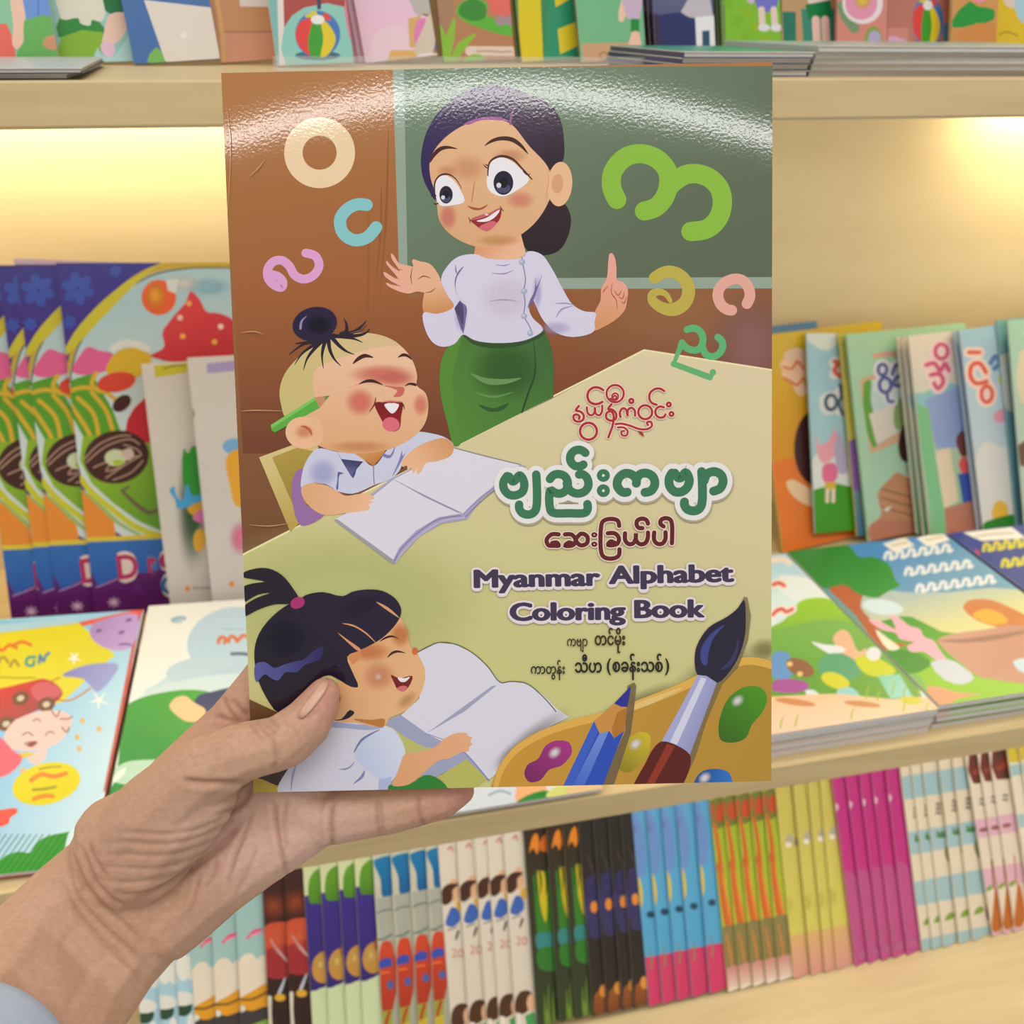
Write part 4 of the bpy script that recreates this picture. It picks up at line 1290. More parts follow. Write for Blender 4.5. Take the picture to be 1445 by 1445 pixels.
a.poly([(410, 780), (450, 690), (500, 640), (560, 660), (640, 680), (620, 760), (500, 800)], (226, 100, 156), n=4)
a.poly([(600, 780), (640, 690), (700, 650), (800, 650), (860, 700), (800, 800), (700, 820)], (218, 180, 44), n=4)
a.stroke([(640, 650), (700, 620), (770, 625), (830, 650)], 40, (222, 226, 226))
a.poly([(850, 695), (930, 640), (920, 560), (980, 470), (1050, 390), (1080, 325), (1130, 370), (1170, 440), (1240, 450), (1310, 480), (1450, 620), (1420, 720)], (222, 64, 72), (200, 50, 62), ((1000, 400), (1150, 700)), n=4)
for x, y, c in ((1020, 475, (240, 200, 190)), (1070, 395, (240, 170, 90)), (1035, 580, (240, 180, 80)), (1250, 525, (240, 214, 206)), (1215, 612, (240, 180, 80))):
    a.ell(x, y, 16, 16, c)
a.ell(1190, 1120, 480, 300, (200, 40, 54))
a.poly([(400, 830), (520, 790), (640, 1000), (700, 1164), (480, 1164), (390, 1000)], (90, 160, 40), sm=False)
for s in ([(370, 900), (470, 870), (600, 900), (700, 980)], [(395, 960), (450, 1040), (500, 1120), (530, 1200)], [(440, 930), (530, 1020), (560, 1160)], [(520, 900), (600, 1000), (640, 1120)], [(545, 790), (520, 850), (560, 890)]):
    a.stroke(s, 24, (218, 180, 52))
a.ell(660, 840, 110, 56, (222, 72, 50), -10)
a.ell(690, 960, 60, 40, (70, 30, 26), -40)
a.fr(0, 600, 4.014)
a.poly([(452, 200), (520, 330), (640, 440), (780, 540), (960, 620), (960, 90), (820, 100), (640, 60), (470, 60)], (140, 182, 44), (100, 160, 44), ((600, 250), (900, 560)), sm=False)
a.poly([(455, 360), (520, 400), (640, 520), (660, 640), (490, 650)], (234, 146, 52), sm=False)
a.stroke([(455, 300), (520, 380), (640, 480), (760, 570), (900, 625), (1000, 640)], 34, (206, 206, 52))
a.stroke([(470, 370), (560, 450), (680, 560), (790, 620)], 24, (160, 190, 110), t0=.4, t1=.6)
a.ell(660, 180, 185, 150, (70, 36, 30), -10)
for s in ([(480, 190), (560, 110), (680, 60), (740, 60)], [(490, 210), (600, 120), (740, 80), (790, 110)], [(530, 240), (640, 200), (600, 260), (700, 230)], [(600, 300), (700, 230), (800, 170)], [(640, 310), (740, 270), (810, 200)], [(700, 110), (780, 140), (800, 170), (720, 180)]):
    a.stroke(s, 7, (196, 160, 140))
a.ell(655, 185, 62, 48, (206, 216, 180))
a.poly([(640, 200), (700, 200), (690, 225), (650, 228)], (180, 200, 70))
a.poly([(690, 150), (740, 130), (760, 170), (730, 200), (700, 180)], (214, 190, 180), n=3)
a.stroke([(690, 370), (740, 420), (800, 470), (850, 495), (900, 475)], 24, (112, 92, 74), t0=.7, t1=.7)
a.stroke([(690, 370), (710, 360), (730, 350)], 14, (112, 92, 74))
a.poly([(480, 662), (700, 640), (1050, 610), (1100, 900), (560, 910), (500, 800)], (54, 112, 190), (40, 92, 180), ((700, 650), (720, 900)), sm=False)
a.stroke([(470, 650), (700, 640), (1050, 622)], 26, (222, 200, 60))
a.poly([(530, 930), (680, 850), (860, 830), (1100, 760), (1150, 1200), (540, 1100)], (98, 30, 112), (80, 20, 92), ((700, 850), (760, 1060)), sm=False)
a.stroke([(545, 918), (620, 890), (680, 862)], 5, (200, 160, 210))
a.blob(780, 930, 60, 50, (120, 50, 150), .6)
for k in range(8):
    t = k * math.pi / 4
    a.stroke([(645, 1003), (645 + 36 * math.cos(t), 1003 + 30 * math.sin(t))], 12, (206, 170, 206), t1=.4)
for off, c in ((24, (236, 214, 206)), (5, (184, 50, 98))):
    a.text('D', 672, 872, 118, 190, c, fat=off, rot=-.12)
    a.text('r', 842, 836, 50, 170, c, fat=off, rot=-.12)
    a.text('e', 905, 812, 92, 170, c, fat=off, rot=-.12)
for off, c in ((22, (214, 214, 220)), (4, (40, 110, 170))):
    a.text('C', 915, 962, 110, 150, c, fat=off, rot=-.1)


def slide(M, x0, y0, x1, y1):
    """move M along world X so that its cover point seen at (x0, y0) is seen at (x1, y1)"""
    n = M.to_3x3() @ Vector((0, 1, 0))
    c = M.translation
    r0, r1 = ray(x0, y0), ray(x1, y1)
    P0 = EYE + r0 * ((c - EYE).dot(n) / r0.dot(n))
    # P0 + s*X lies on the ray (x1, y1) up to depth: match its photo column
    s = 0.0
    for _ in range(12):
        q = to_px(P0 + Vector((s, 0, 0)))
        q2 = to_px(P0 + Vector((s + 0.001, 0, 0)))
        s += (x1 - q[0]) / (q2[0] - q[0]) * 0.001
    return Matrix.Translation((s, 0, 0)) @ M


DT = 0.0015
dream_l = ['frontmost of its fan with doughnut fully showing', 'second from right in its fan', 'third from right in its fan, a narrow strip', 'leftmost, cut by the photo edge']
src = None
for i, x in enumerate((114, 60, 36, -8)):
    M = DM if i == 0 else slide(DM, 114, 650, x, 650)
    lab = 'purple sweet-themed colouring book, ' + dream_l[i]
    if src is None:
        src = book('sweets_book', M, DW, DH, DT, art, lab, 'book', 'sweet-themed colouring books', spine=(70, 60, 120), back=(150, 80, 150))
    else:
        copy_book(src, M, lab)
# taller book standing behind the fan, only its pale top edge shows
M, H = stand((60, 864), (20, 371), 0.967, 13.5, 8, SHELF_MID, .28)
a = Art(0.28, H + .004, plane_proj(M))
a.full((196, 180, 214))
book('purple_edged_book', M, 0.28, H + .004, .003, a, 'book with pale purple top edge standing behind the sweet-themed books', 'book', spine=(170, 150, 200), back=(150, 130, 186))

# ------------------------------------------------------------------ white books leaning on the fan
M, H = stand((240, 852), (199, 514), 0.930, 13.5, 8, SHELF_MID)
a = Art(0.18, H, plane_proj(M))
a.full((214, 206, 198), (208, 200, 192))
a.fr(0, 330, 4.014)
a.poly([(872, 745), (1062, 732), (1062, 785), (880, 815)], (204, 192, 50), sm=False)
a.stroke([(925, 765), (980, 748), (1050, 742)], 10, (150, 140, 50))
a.fr(0, 600, 4.014)
a.blob(1090, 460, 100, 400, (50, 90, 50), .95)
a.poly([(1040, 130), (1065, 160), (1090, 120), (1200, 140), (1200, 400), (1060, 400)], (50, 150, 50), n=3)
a.poly([(960, 370), (985, 345), (1000, 400), (1030, 430), (1060, 330), (1090, 400), (1140, 390), (1180, 440), (1060, 465), (1005, 470), (990, 420)], (72, 162, 216), n=3)
a.poly([(1060, 470), (1180, 430), (1180, 500), (1090, 510)], (216, 160, 50), n=3)
a.poly([(1090, 530), (1150, 470), (1200, 480), (1200, 560)], (214, 120, 170), n=3)
a.ell(1130, 650, 36, 66, (222, 170, 50), 5)
a.ell(1062, 926, 14, 16, (226, 150, 60))
for k in range(5):
    a.stroke([(1095 + k * 24, 926), (1108 + k * 24, 918)], 8, (120, 110, 104))
book('white_booklet', M, .18, H, .003, a, 'white book with yellow tag and bluebird, left one of two beside the held book', 'book', 'white books', spine=(206, 198, 190), back=(220, 214, 206))
M, H = stand((300, 847), (264, 505), 0.918, 13.5, 8, SHELF_MID)
a = Art(0.18, H, plane_proj(M))
a.full((214, 206, 200), (206, 198, 192))
a.fr(0, 330, 4.014)
a.ell(1080, 1025, 20, 42, (56, 44, 40))
a.poly([(1168, 735), (1500, 700), (1500, 760), (1175, 790)], (172, 152, 200), sm=False)
a.fr(0, 600, 4.014)
a.ell(1330, 120, 70, 46, (120, 170, 214))
a.poly([(1280, 190), (1330, 140), (1420, 150), (1420, 440), (1340, 460), (1300, 330)], (230, 166, 50), n=3)
a.blob(1360, 640, 70, 110, (232, 120, 160), .9)
a.ell(1312, 900, 16, 16, (226, 140, 50))
book('white_booklet', M, .18, H, .003, a, 'white book with purple tag, right one of two, partly behind the held book', 'book', 'white books', spine=(206, 198, 190), back=(220, 214, 206))

# ------------------------------------------------------------------ upright books, middle shelf right
RY, RL = 12, 24.0


def right_book(kind, b, t, yb, fn, lab, grp=None, W=.2, T=.004, spine=(200, 210, 205), back=None, lean=RL, yaw=RY, dH=.0):
    M, H = stand(b, t, min(.985, yb + .028), lean, yaw, SHELF_MID, W)
    a = Art(W, H + dH, plane_proj(M))
    fn(a)
    return book(kind, M, W, H + dH, T, a, lab, 'book', grp, spine=spine, back=back or spine)


def art_blueback(a):
    a.full((74, 124, 170), (60, 104, 150))


def art_hair(a):
    a.full((204, 174, 30), (222, 120, 48))
    a.fr(1075, 400, 3.905)
    a.poly([(0, 1000), (90, 985), (160, 960), (300, 1000), (400, 1500), (0, 1500)], (226, 122, 48), n=3)
    a.ell(300, 900, 122, 210, (66, 34, 34), 2)
    a.stroke([(150, 400), (190, 385), (240, 395)], 60, (222, 190, 170))
    for s in ([(130, 450), (170, 470), (200, 430), (230, 470)], [(140, 500), (180, 520), (220, 500)], [(200, 560), (220, 590)]):
        a.stroke(s, 62, (232, 190, 160))
    for s in ([(120, 460), (165, 470), (195, 430), (230, 470)], [(120, 520), (160, 540), (190, 560), (230, 520)]):
        a.stroke(s, 14, (214, 110, 60))
    a.poly([(134, 1095), (170, 1080), (210, 1100), (300, 1160), (290, 1230), (180, 1180)], (234, 200, 160), n=3)


def art_bunny(a):
    a.full((150, 194, 214), (170, 204, 210))
    a.fr(1075, 400, 3.905)
    a.poly([(240, 260), (440, 250), (440, 300), (360, 370), (250, 310)], (206, 216, 214), n=3)
    for s in ([(400, 440), (430, 430)], [(400, 500), (430, 490)], [(360, 640), (385, 620), (380, 690), (355, 690), (350, 640)], [(430, 600), (440, 660), (430, 700)]):
        a.stroke(s, 62, (214, 218, 222))
    a.stroke([(400, 430), (420, 440), (400, 480), (430, 510)], 26, (206, 96, 70))
    a.ring(382, 655, 30, 20, (64, 84, 110), 40)
    a.stroke([(432, 560), (440, 620), (426, 660), (446, 720)], 18, (64, 84, 110))
    a.poly([(285, 960), (360, 900), (520, 1000), (520, 1160), (280, 1160)], (216, 222, 220), n=3)
    a.poly([(280, 1140), (540, 1130), (580, 1450), (300, 1450)], (64, 150, 30), n=2)
    a.poly([(300, 830), (320, 890), (370, 860), (400, 800), (420, 880), (395, 960), (340, 990), (308, 950)], (226, 160, 178), n=4)
    a.poly([(340, 1000), (400, 990), (420, 1050), (390, 1100), (340, 1090)], (222, 110, 150), n=3)
    a.poly([(345, 1095), (410, 1095), (405, 1140), (350, 1140)], (206, 180, 60), sm=False)
    for x in (362, 395):
        a.stroke([(x, 1140), (x - 2, 1200)], 20, (232, 210, 200))
    a.poly([(400, 900), (430, 820), (450, 880), (470, 960), (470, 1040), (430, 1050)], (180, 170, 200), n=3)


def art_yellowspine(a):
    a.full((196, 186, 70), (70, 120, 156))
    a.fr(1075, 400, 3.905)
    a.poly([(430, 520), (520, 500), (540, 900), (460, 900)], (190, 180, 80), sm=False)
    a.poly([(465, 880), (560, 860), (590, 1140), (480, 1120)], (130, 90, 160), n=2)


def art_class(a):
    a.full((160, 202, 172), (166, 204, 182))
    a.fr(1075, 400, 3.905)
    a.stroke([(620, 400), (680, 390), (740, 388)], 22, (216, 150, 140))
    a.poly([(536, 530), (780, 440), (790, 860), (596, 940)], (206, 170, 140), sm=False)
    a.poly([(560, 550), (780, 470), (780, 800), (610, 905)], (190, 214, 216), sm=False)
    a.poly([(560, 550), (600, 530), (600, 640), (640, 880), (610, 905)], (96, 160, 60), n=3)
    a.poly([(590, 720), (740, 660), (740, 830), (630, 880)], (220, 212, 204), sm=False)
    a.ell(760, 720, 34, 90, (140, 168, 110), 5)
    for k, c in ((32, (222, 222, 230)), (0, (86, 98, 160))):
        a.ring(665, 475, 24, 20 + k, c, 30)
        a.ring(680, 560, 32, 22 + k, c, 40)
        a.stroke([(720, 500), (740, 450), (770, 450), (780, 500), (740, 520), (730, 560), (780, 560)], 22 + k, c)
        a.stroke([(690, 610), (700, 650), (725, 650)], 18 + k, c)
    a.poly([(752, 900), (770, 800), (800, 760), (850, 760), (860, 960), (810, 985), (770, 970)], (62, 42, 36), n=3)
    a.ell(830, 900, 30, 50, (222, 180, 150))
    a.poly([(740, 1100), (800, 1050), (860, 990), (900, 1150), (800, 1150)], (224, 214, 208), n=3)
    a.poly([(590, 1340), (640, 1300), (660, 1260), (636, 1160), (700, 1080), (750, 1040), (900, 1160), (960, 1420), (600, 1420)], (188, 138, 104), n=2)
    a.poly([(590, 1340), (650, 1300), (900, 1340), (960, 1420), (600, 1420)], (184, 124, 104), n=2)
    for y in (1130, 1180, 1230):
        a.stroke([(660, y), (760, y + 30), (880, y + 60)], 7, (120, 84, 64))
    a.poly([(670, 1240), (720, 1225), (690, 1260)], (210, 220, 200), sm=False)


def art_pinkpart(a):
    a.full((226, 214, 206), (120, 184, 140))
    a.fr(1075, 400, 3.905)
    a.poly([(790, 620), (900, 600), (980, 560), (1100, 560), (1200, 900), (840, 700)], (140, 190, 200), n=2)
    a.poly([(900, 640), (1100, 560), (1180, 900), (960, 910)], (140, 160, 210), sm=False)
    a.poly([(830, 650), (920, 690), (1020, 1380), (960, 1400)], (122, 188, 140), sm=False)
    for k, c in ((34, (236, 206, 212)), (0, (204, 88, 126))):
        a.ring(990, 375, 34, 22 + k, c, 40)
        a.stroke([(905, 450), (950, 440), (985, 480), (1010, 440), (1030, 480)], 24 + k, c)
        a.stroke([(930, 505), (980, 500), (1000, 540), (970, 580), (950, 550)], 24 + k, c)
    a.poly([(955, 930), (1035, 905), (1085, 1200), (1005, 1240)], (222, 206, 182), sm=False)
    a.poly([(1070, 860), (1110, 810), (1140, 900), (1110, 960)], (110, 60, 60), n=3)
    a.poly([(1085, 1000), (1110, 950), (1140, 1010), (1120, 1060)], (222, 90, 90), n=3)
    a.poly([(1080, 1050), (1160, 1040), (1180, 1220), (1110, 1210)], (56, 84, 170), sm=False)
    a.poly([(1005, 1240), (1180, 1190), (1230, 1400), (1020, 1420)], (184, 124, 104), sm=False)


def art_lightblue(a):
    a.full((156, 196, 220), (206, 212, 216))
    a.fr(1075, 400, 3.905)
    a.poly([(1190, 920), (1240, 870), (1310, 900), (1400, 900), (1450, 1340), (1210, 1340)], (214, 216, 216), n=3)
    for k, c in ((36, (232, 210, 206)), (0, (214, 92, 70))):
        a.stroke([(1140, 380), (1200, 380)], 22 + k, c)
        a.stroke([(1235, 490), (1200, 440), (1160, 450), (1150, 510), (1180, 550), (1240, 540)], 24 + k, c)
        a.ring(1240, 610, 30, 22 + k, c, 44)
    a.stroke([(1260, 440), (1290, 400), (1310, 440), (1280, 470)], 24, (84, 120, 180))
    a.ell(1325, 530, 22, 28, (206, 196, 60))
    a.ell(1320, 730, 44, 36, (220, 150, 180), -20)
    a.poly([(1270, 1290), (1280, 1220), (1310, 1195), (1350, 1220), (1350, 1300)], (222, 180, 60), n=3)
    a.poly([(1200, 1340), (1300, 1290), (1440, 1280), (1480, 1420), (1210, 1420)], (40, 130, 40), n=2)
    a.poly([(1380, 1270), (1400, 1180), (1440, 1180), (1440, 1280)], (230, 196, 190), n=3)
    a.poly([(1395, 1120), (1450, 1080), (1450, 1160), (1410, 1160)], (84, 110, 190), sm=False)


def art_tealstrip(a):
    a.full((120, 172, 186), (90, 140, 160))
    a.fr(1075, 400, 3.905)
    a.poly([(1310, 400), (1450, 380), (1480, 700), (1350, 700)], (196, 206, 206), n=2)


def art_farright(a):
    a.full((160, 204, 190), (190, 200, 190))
    a.fr(1075, 400, 3.905)
    a.poly([(1420, 380), (1520, 340), (1520, 640), (1430, 660)], (214, 206, 186), n=2)
    a.poly([(1400, 900), (1520, 850), (1520, 1000), (1410, 1000)], (110, 84, 70), n=2)


right_book('blue_book', (1106, 750), (1070, 462), .985, art_blueback, 'dark blue book behind the yellow book, only its top edge showing', W=.092, spine=(70, 110, 150))
right_book('yellow_book', (1102, 752), (1066, 474), .93, art_hair, 'yellow and orange book with black-haired head, beside the held book', spine=(190, 160, 40))
right_book('rabbit_book', (1151, 759), (1138, 470), .924, art_bunny, 'light blue book with pink rabbit on green grass, behind the yellow book', T=.003, spine=(150, 190, 206))
right_book('yellow_edged_book', (1210, 759), (1184, 470), .926, art_yellowspine, 'narrow yellow strip of a book left of the green classroom book', spine=(190, 180, 60), T=.003)
right_book('classroom_book', (1226, 759), (1195, 472), .920, art_class, 'pale green book with classroom window and wooden desk', T=.0045, spine=(150, 196, 160))
for i, (b, t, y) in enumerate((((1294, 750), (1266, 476), .924), ((1303, 749), (1274, 475), .917), ((1312, 748), (1282, 474), .910))):
    right_book('pink_lettered_book', b, t, y, art_pinkpart, 'white and green book with pink lettering, ' + ('left of three copies', 'middle of three copies', 'front of three copies')[i],
               'white and green books with pink letters', spine=(214, 206, 200), T=.0026)
for i, (b, t, y) in enumerate((((1371, 743), (1339, 468), .924), ((1379, 742), (1346, 467), .917), ((1387, 741), (1354, 466), .910))):
    right_book('sky_blue_book', b, t, y, art_lightblue, 'light blue book with red lettering, ' + ('left of three copies', 'middle of three copies', 'front of three copies')[i],
               'light blue books with red letters', spine=(170, 190, 216), T=.0026)
right_book('teal_edged_book', (1434, 741), (1406, 452), .915, art_tealstrip, 'narrow teal strip of a book at right end of the upright row', spine=(110, 160, 170), T=.0022)
right_book('mint_book', (1446, 741), (1422, 452), .905, art_farright, 'mint green book cut by the right edge of the photo', spine=(150, 190, 180), T=.0022)


# ------------------------------------------------------------------ magazines lying on the middle shelf
def flat_frame(bl, xdir, up):
    return frame_m(bl, xdir, up)


def magazine(kind, M, W, H, T, fn, lab, grp=None, spine=(200, 200, 200), back=(214, 210, 206)):
    a = Art(W, H, plane_proj(M))
    if fn:
        fn(a)
    else:
        a.full((200, 196, 190))
    return book(kind, M, W, H, T, a, lab, 'magazine', grp, spine=spine, back=back)


def art_baby(a):
    a.full((150, 204, 238), (196, 228, 244))
    a.fr(0, 840, 3.44)
    a.poly([(-900, 100), (380, 130), (700, 66), (700, 1000), (-300, 1500), (-900, 1500)], (120, 186, 232), (200, 230, 244), ((0, 700), (500, 1000)), sm=False)
    a.poly([(-900, 260), (-100, 190), (380, 132), (560, 290), (520, 320), (300, 520), (-100, 620), (-900, 760)], (218, 206, 26), (214, 208, 60), ((0, 200), (200, 500)), sm=False)
    a.poly([(380, 132), (700, 60), (690, 90), (400, 150)], (222, 92, 80), sm=False)
    a.poly([(690, 66), (676, 66), (500, 960), (520, 980)], (196, 90, 84), sm=False)
    a.poly([(436, 190), (450, 140), (500, 118), (668, 92), (640, 250), (560, 268), (480, 240)], (168, 138, 200), (190, 160, 220), ((460, 140), (620, 240)), n=3)
    for x, y in ((480, 172), (590, 180), (625, 120)):
        a.ell(x, y, 16, 8, (116, 92, 160), -20)
    a.stroke([(580, 240), (610, 236), (635, 242)], 10, (120, 96, 170))
    for x0, x1, y in ((-60, 10, 275), (20, 80, 262), (60, 150, 248)):
        a.stroke([(x0, y), ((x0 + x1) / 2, y - 22), (x1, y - 6)], 16, (214, 110, 50))
    for x0, x1, y in ((-90, -20, 350), (-10, 40, 330), (50, 90, 345)):
        a.stroke([(x0, y), ((x0 + x1) / 2, y - 30), (x1, y - 4)], 14, (170, 140, 50))
    a.stroke([(170, 300), (135, 305), (128, 335), (160, 340), (165, 320)], 14, (60, 150, 140))
    a.stroke([(190, 330), (195, 290), (210, 320), (225, 290), (240, 280)], 14, (80, 130, 170))
    lines(a, -80, 400, 1, 250, (150, 134, 30), 6)
    for cx, cy, r in ((360, 305, 30), (480, 510, 44)):
        for k in range(5):
            t = k * 2 * math.pi / 5 + .4
            a.stroke([(cx, cy), (cx + r * math.cos(t), cy + r * math.sin(t))], 14, (232, 236, 236), t1=.3)
    a.poly([(300, 390), (380, 350), (480, 330), (575, 338), (530, 420), (470, 470), (440, 440), (400, 405)], (130, 130, 200), (150, 160, 216), ((320, 380), (520, 430)), n=3)
    a.stroke([(290, 400), (240, 430), (270, 500), (340, 510), (440, 450)], 8, (196, 120, 40))
    a.poly([(-60, 480), (60, 440), (140, 420), (210, 405), (270, 430), (305, 475), (270, 520), (180, 560), (60, 610), (-60, 640)], (206, 44, 52), (150, 60, 76), ((0, 430), (100, 620)), n=3)
    a.poly([(150, 450), (230, 420), (300, 470), (260, 500), (180, 510)], (196, 90, 110), n=3)
    for x, y in ((100, 500), (225, 530), (30, 625)):
        a.ell(x, y, 44, 34, (110, 70, 56), -20)
        a.ell(x, y, 18, 14, (200, 190, 180), -20)
    a.poly([(20, 690), (60, 620), (150, 575), (250, 560), (320, 570), (350, 600), (335, 650), (300, 700), (230, 740), (120, 755), (50, 740)], (238, 196, 196), n=3)
    for s in ([(250, 560), (275, 590), (290, 560)], [(290, 600), (330, 600), (350, 590)], [(300, 640), (325, 665), (335, 640)], [(110, 680), (135, 665), (160, 682)], [(220, 680), (240, 662), (262, 670)], [(120, 720), (150, 735), (180, 712), (130, 715)], [(160, 610), (180, 600), (196, 612)]):
        a.stroke(s, 7, (120, 84, 90))
    a.ell(155, 722, 22, 10, (130, 50, 60), -14)
    a.poly([(135, 790), (180, 760), (225, 740), (220, 790), (180, 820), (145, 810)], (238, 196, 196), n=3)
    a.poly([(80, 770), (110, 790), (170, 765), (110, 765)], (226, 190, 60), n=3)
    a.poly([(-80, 700), (0, 690), (60, 750), (110, 790), (40, 870), (-80, 880)], (232, 90, 122), n=3)
    a.poly([(-60, 1060), (20, 1040), (80, 1035), (85, 1055), (50, 1080), (40, 1110), (-60, 1125)], (232, 84, 76), n=3)
    a.ell(225, 915, 168, 100, (218, 206, 24), -14)
    a.stroke([(150, 900), (200, 870), (260, 880), (320, 865)], 22, (216, 130, 40))
    a.stroke([(160, 945), (220, 940), (270, 930)], 12, (150, 140, 40))
    a.stroke([(165, 990), (210, 975), (255, 975)], 22, (216, 140, 40))
    a.stroke([(190, 845), (240, 835), (295, 832)], 8, (150, 140, 40))
    for x, y in ((375, 690), (480, 650), (400, 610), (385, 745), (110, 850)):
        a.ell(x, y, 12, 14, (214, 180, 120))
    a.poly([(-200, 1340), (-40, 1330), (20, 1270), (90, 1245), (150, 1250), (170, 1210), (220, 1175), (300, 1155), (360, 1150), (300, 1330), (200, 1362), (0, 1362)], (42, 150, 52), n=3)
    for k in range(-6, 14):
        a.stroke([(k * 30 - 60, 1370), (k * 30 + 90, 1160)], 4, (24, 104, 36))
    a.poly([(-400, 1350), (0, 1362), (200, 1358), (420, 1330), (420, 1480), (-400, 1480)], (236, 190, 176), sm=False)
    a.poly([(330, 1160), (500, 960), (560, 900), (500, 1200), (380, 1500), (200, 1500), (300, 1300)], (206, 232, 244), sm=False)
    a.poly([(-900, 180), (-100, 150), (380, 110), (380, 135), (-100, 195), (-900, 280)], (166, 204, 230), sm=False)


def art_cloud(a):
    a.full((230, 232, 230), (226, 230, 230))
    a.fr(0, 840, 3.44)
    a.poly([(700, 470), (760, 430), (830, 380), (900, 330), (1000, 300), (1500, 280), (1500, 560), (700, 560)], (190, 214, 226), n=3)
    a.ell(1120, 220, 215, 160, (178, 204, 224), -14)
    a.ell(980, 365, 175, 66, (180, 206, 222), -6)
    a.ell(1150, 400, 160, 66, (176, 202, 220), -10)
    a.ell(960, 460, 300, 60, (200, 220, 228), -10)
    a.stroke([(838, 120), (870, 110), (895, 112)], 20, (150, 180, 200))
    a.stroke([(845, 130), (880, 128)], 12, (170, 196, 210))
    for s in ([(1060, 230), (1070, 205), (1095, 210), (1090, 230)], [(1110, 225), (1120, 200), (1140, 205), (1150, 225)], [(1160, 215), (1180, 195), (1210, 205), (1250, 190)]):
        a.stroke(s, 18, (206, 116, 80))
    lines(a, 1125, 285, 1, 120, (90, 110, 130), 16)
    lines(a, 1080, 165, 1, 120, (150, 170, 190), 4)
    a.poly([(560, 900), (610, 545), (680, 500), (800, 470), (920, 458), (1040, 475), (1300, 600), (1300, 1000), (500, 1000)], (66, 160, 60), (10, 140, 60), ((900, 470), (760, 800)), n=3)
    a.poly([(940, 540), (960, 490), (1020, 470), (1200, 450), (1200, 620), (980, 600)], (40, 56, 104), n=3)
    a.poly([(822, 540), (850, 500), (900, 490), (940, 520), (1000, 560), (960, 610), (900, 610), (850, 575)], (242, 196, 150), n=3)
    a.poly([(540, 860), (600, 815), (680, 800), (900, 820), (900, 900), (520, 900)], (180, 216, 196), n=3)
    a.poly([(560, 870), (610, 835), (600, 870), (540, 915)], (234, 236, 232), n=3)


def art_kids3(a):
    a.full((220, 230, 236), (226, 234, 240))
    a.fr(0, 0, 1)
    a.poly([(600, 1090), (735, 1085), (730, 1140), (600, 1170)], (214, 226, 238), sm=False)
    a.stroke([(690, 1122), (705, 1116), (720, 1120)], 3, (150, 170, 196))
    a.poly([(728, 1131), (735, 1100), (760, 1100), (772, 1114), (750, 1124)], (242, 184, 130), n=3)
    a.poly([(728, 1134), (745, 1122), (775, 1116), (778, 1126), (750, 1136)], (44, 140, 60), n=3)
    a.poly([(770, 1124), (780, 1112), (805, 1108), (800, 1122)], (216, 222, 130), n=3)
    a.poly([(800, 1122), (806, 1100), (860, 1100), (850, 1120)], (232, 200, 150), n=3)


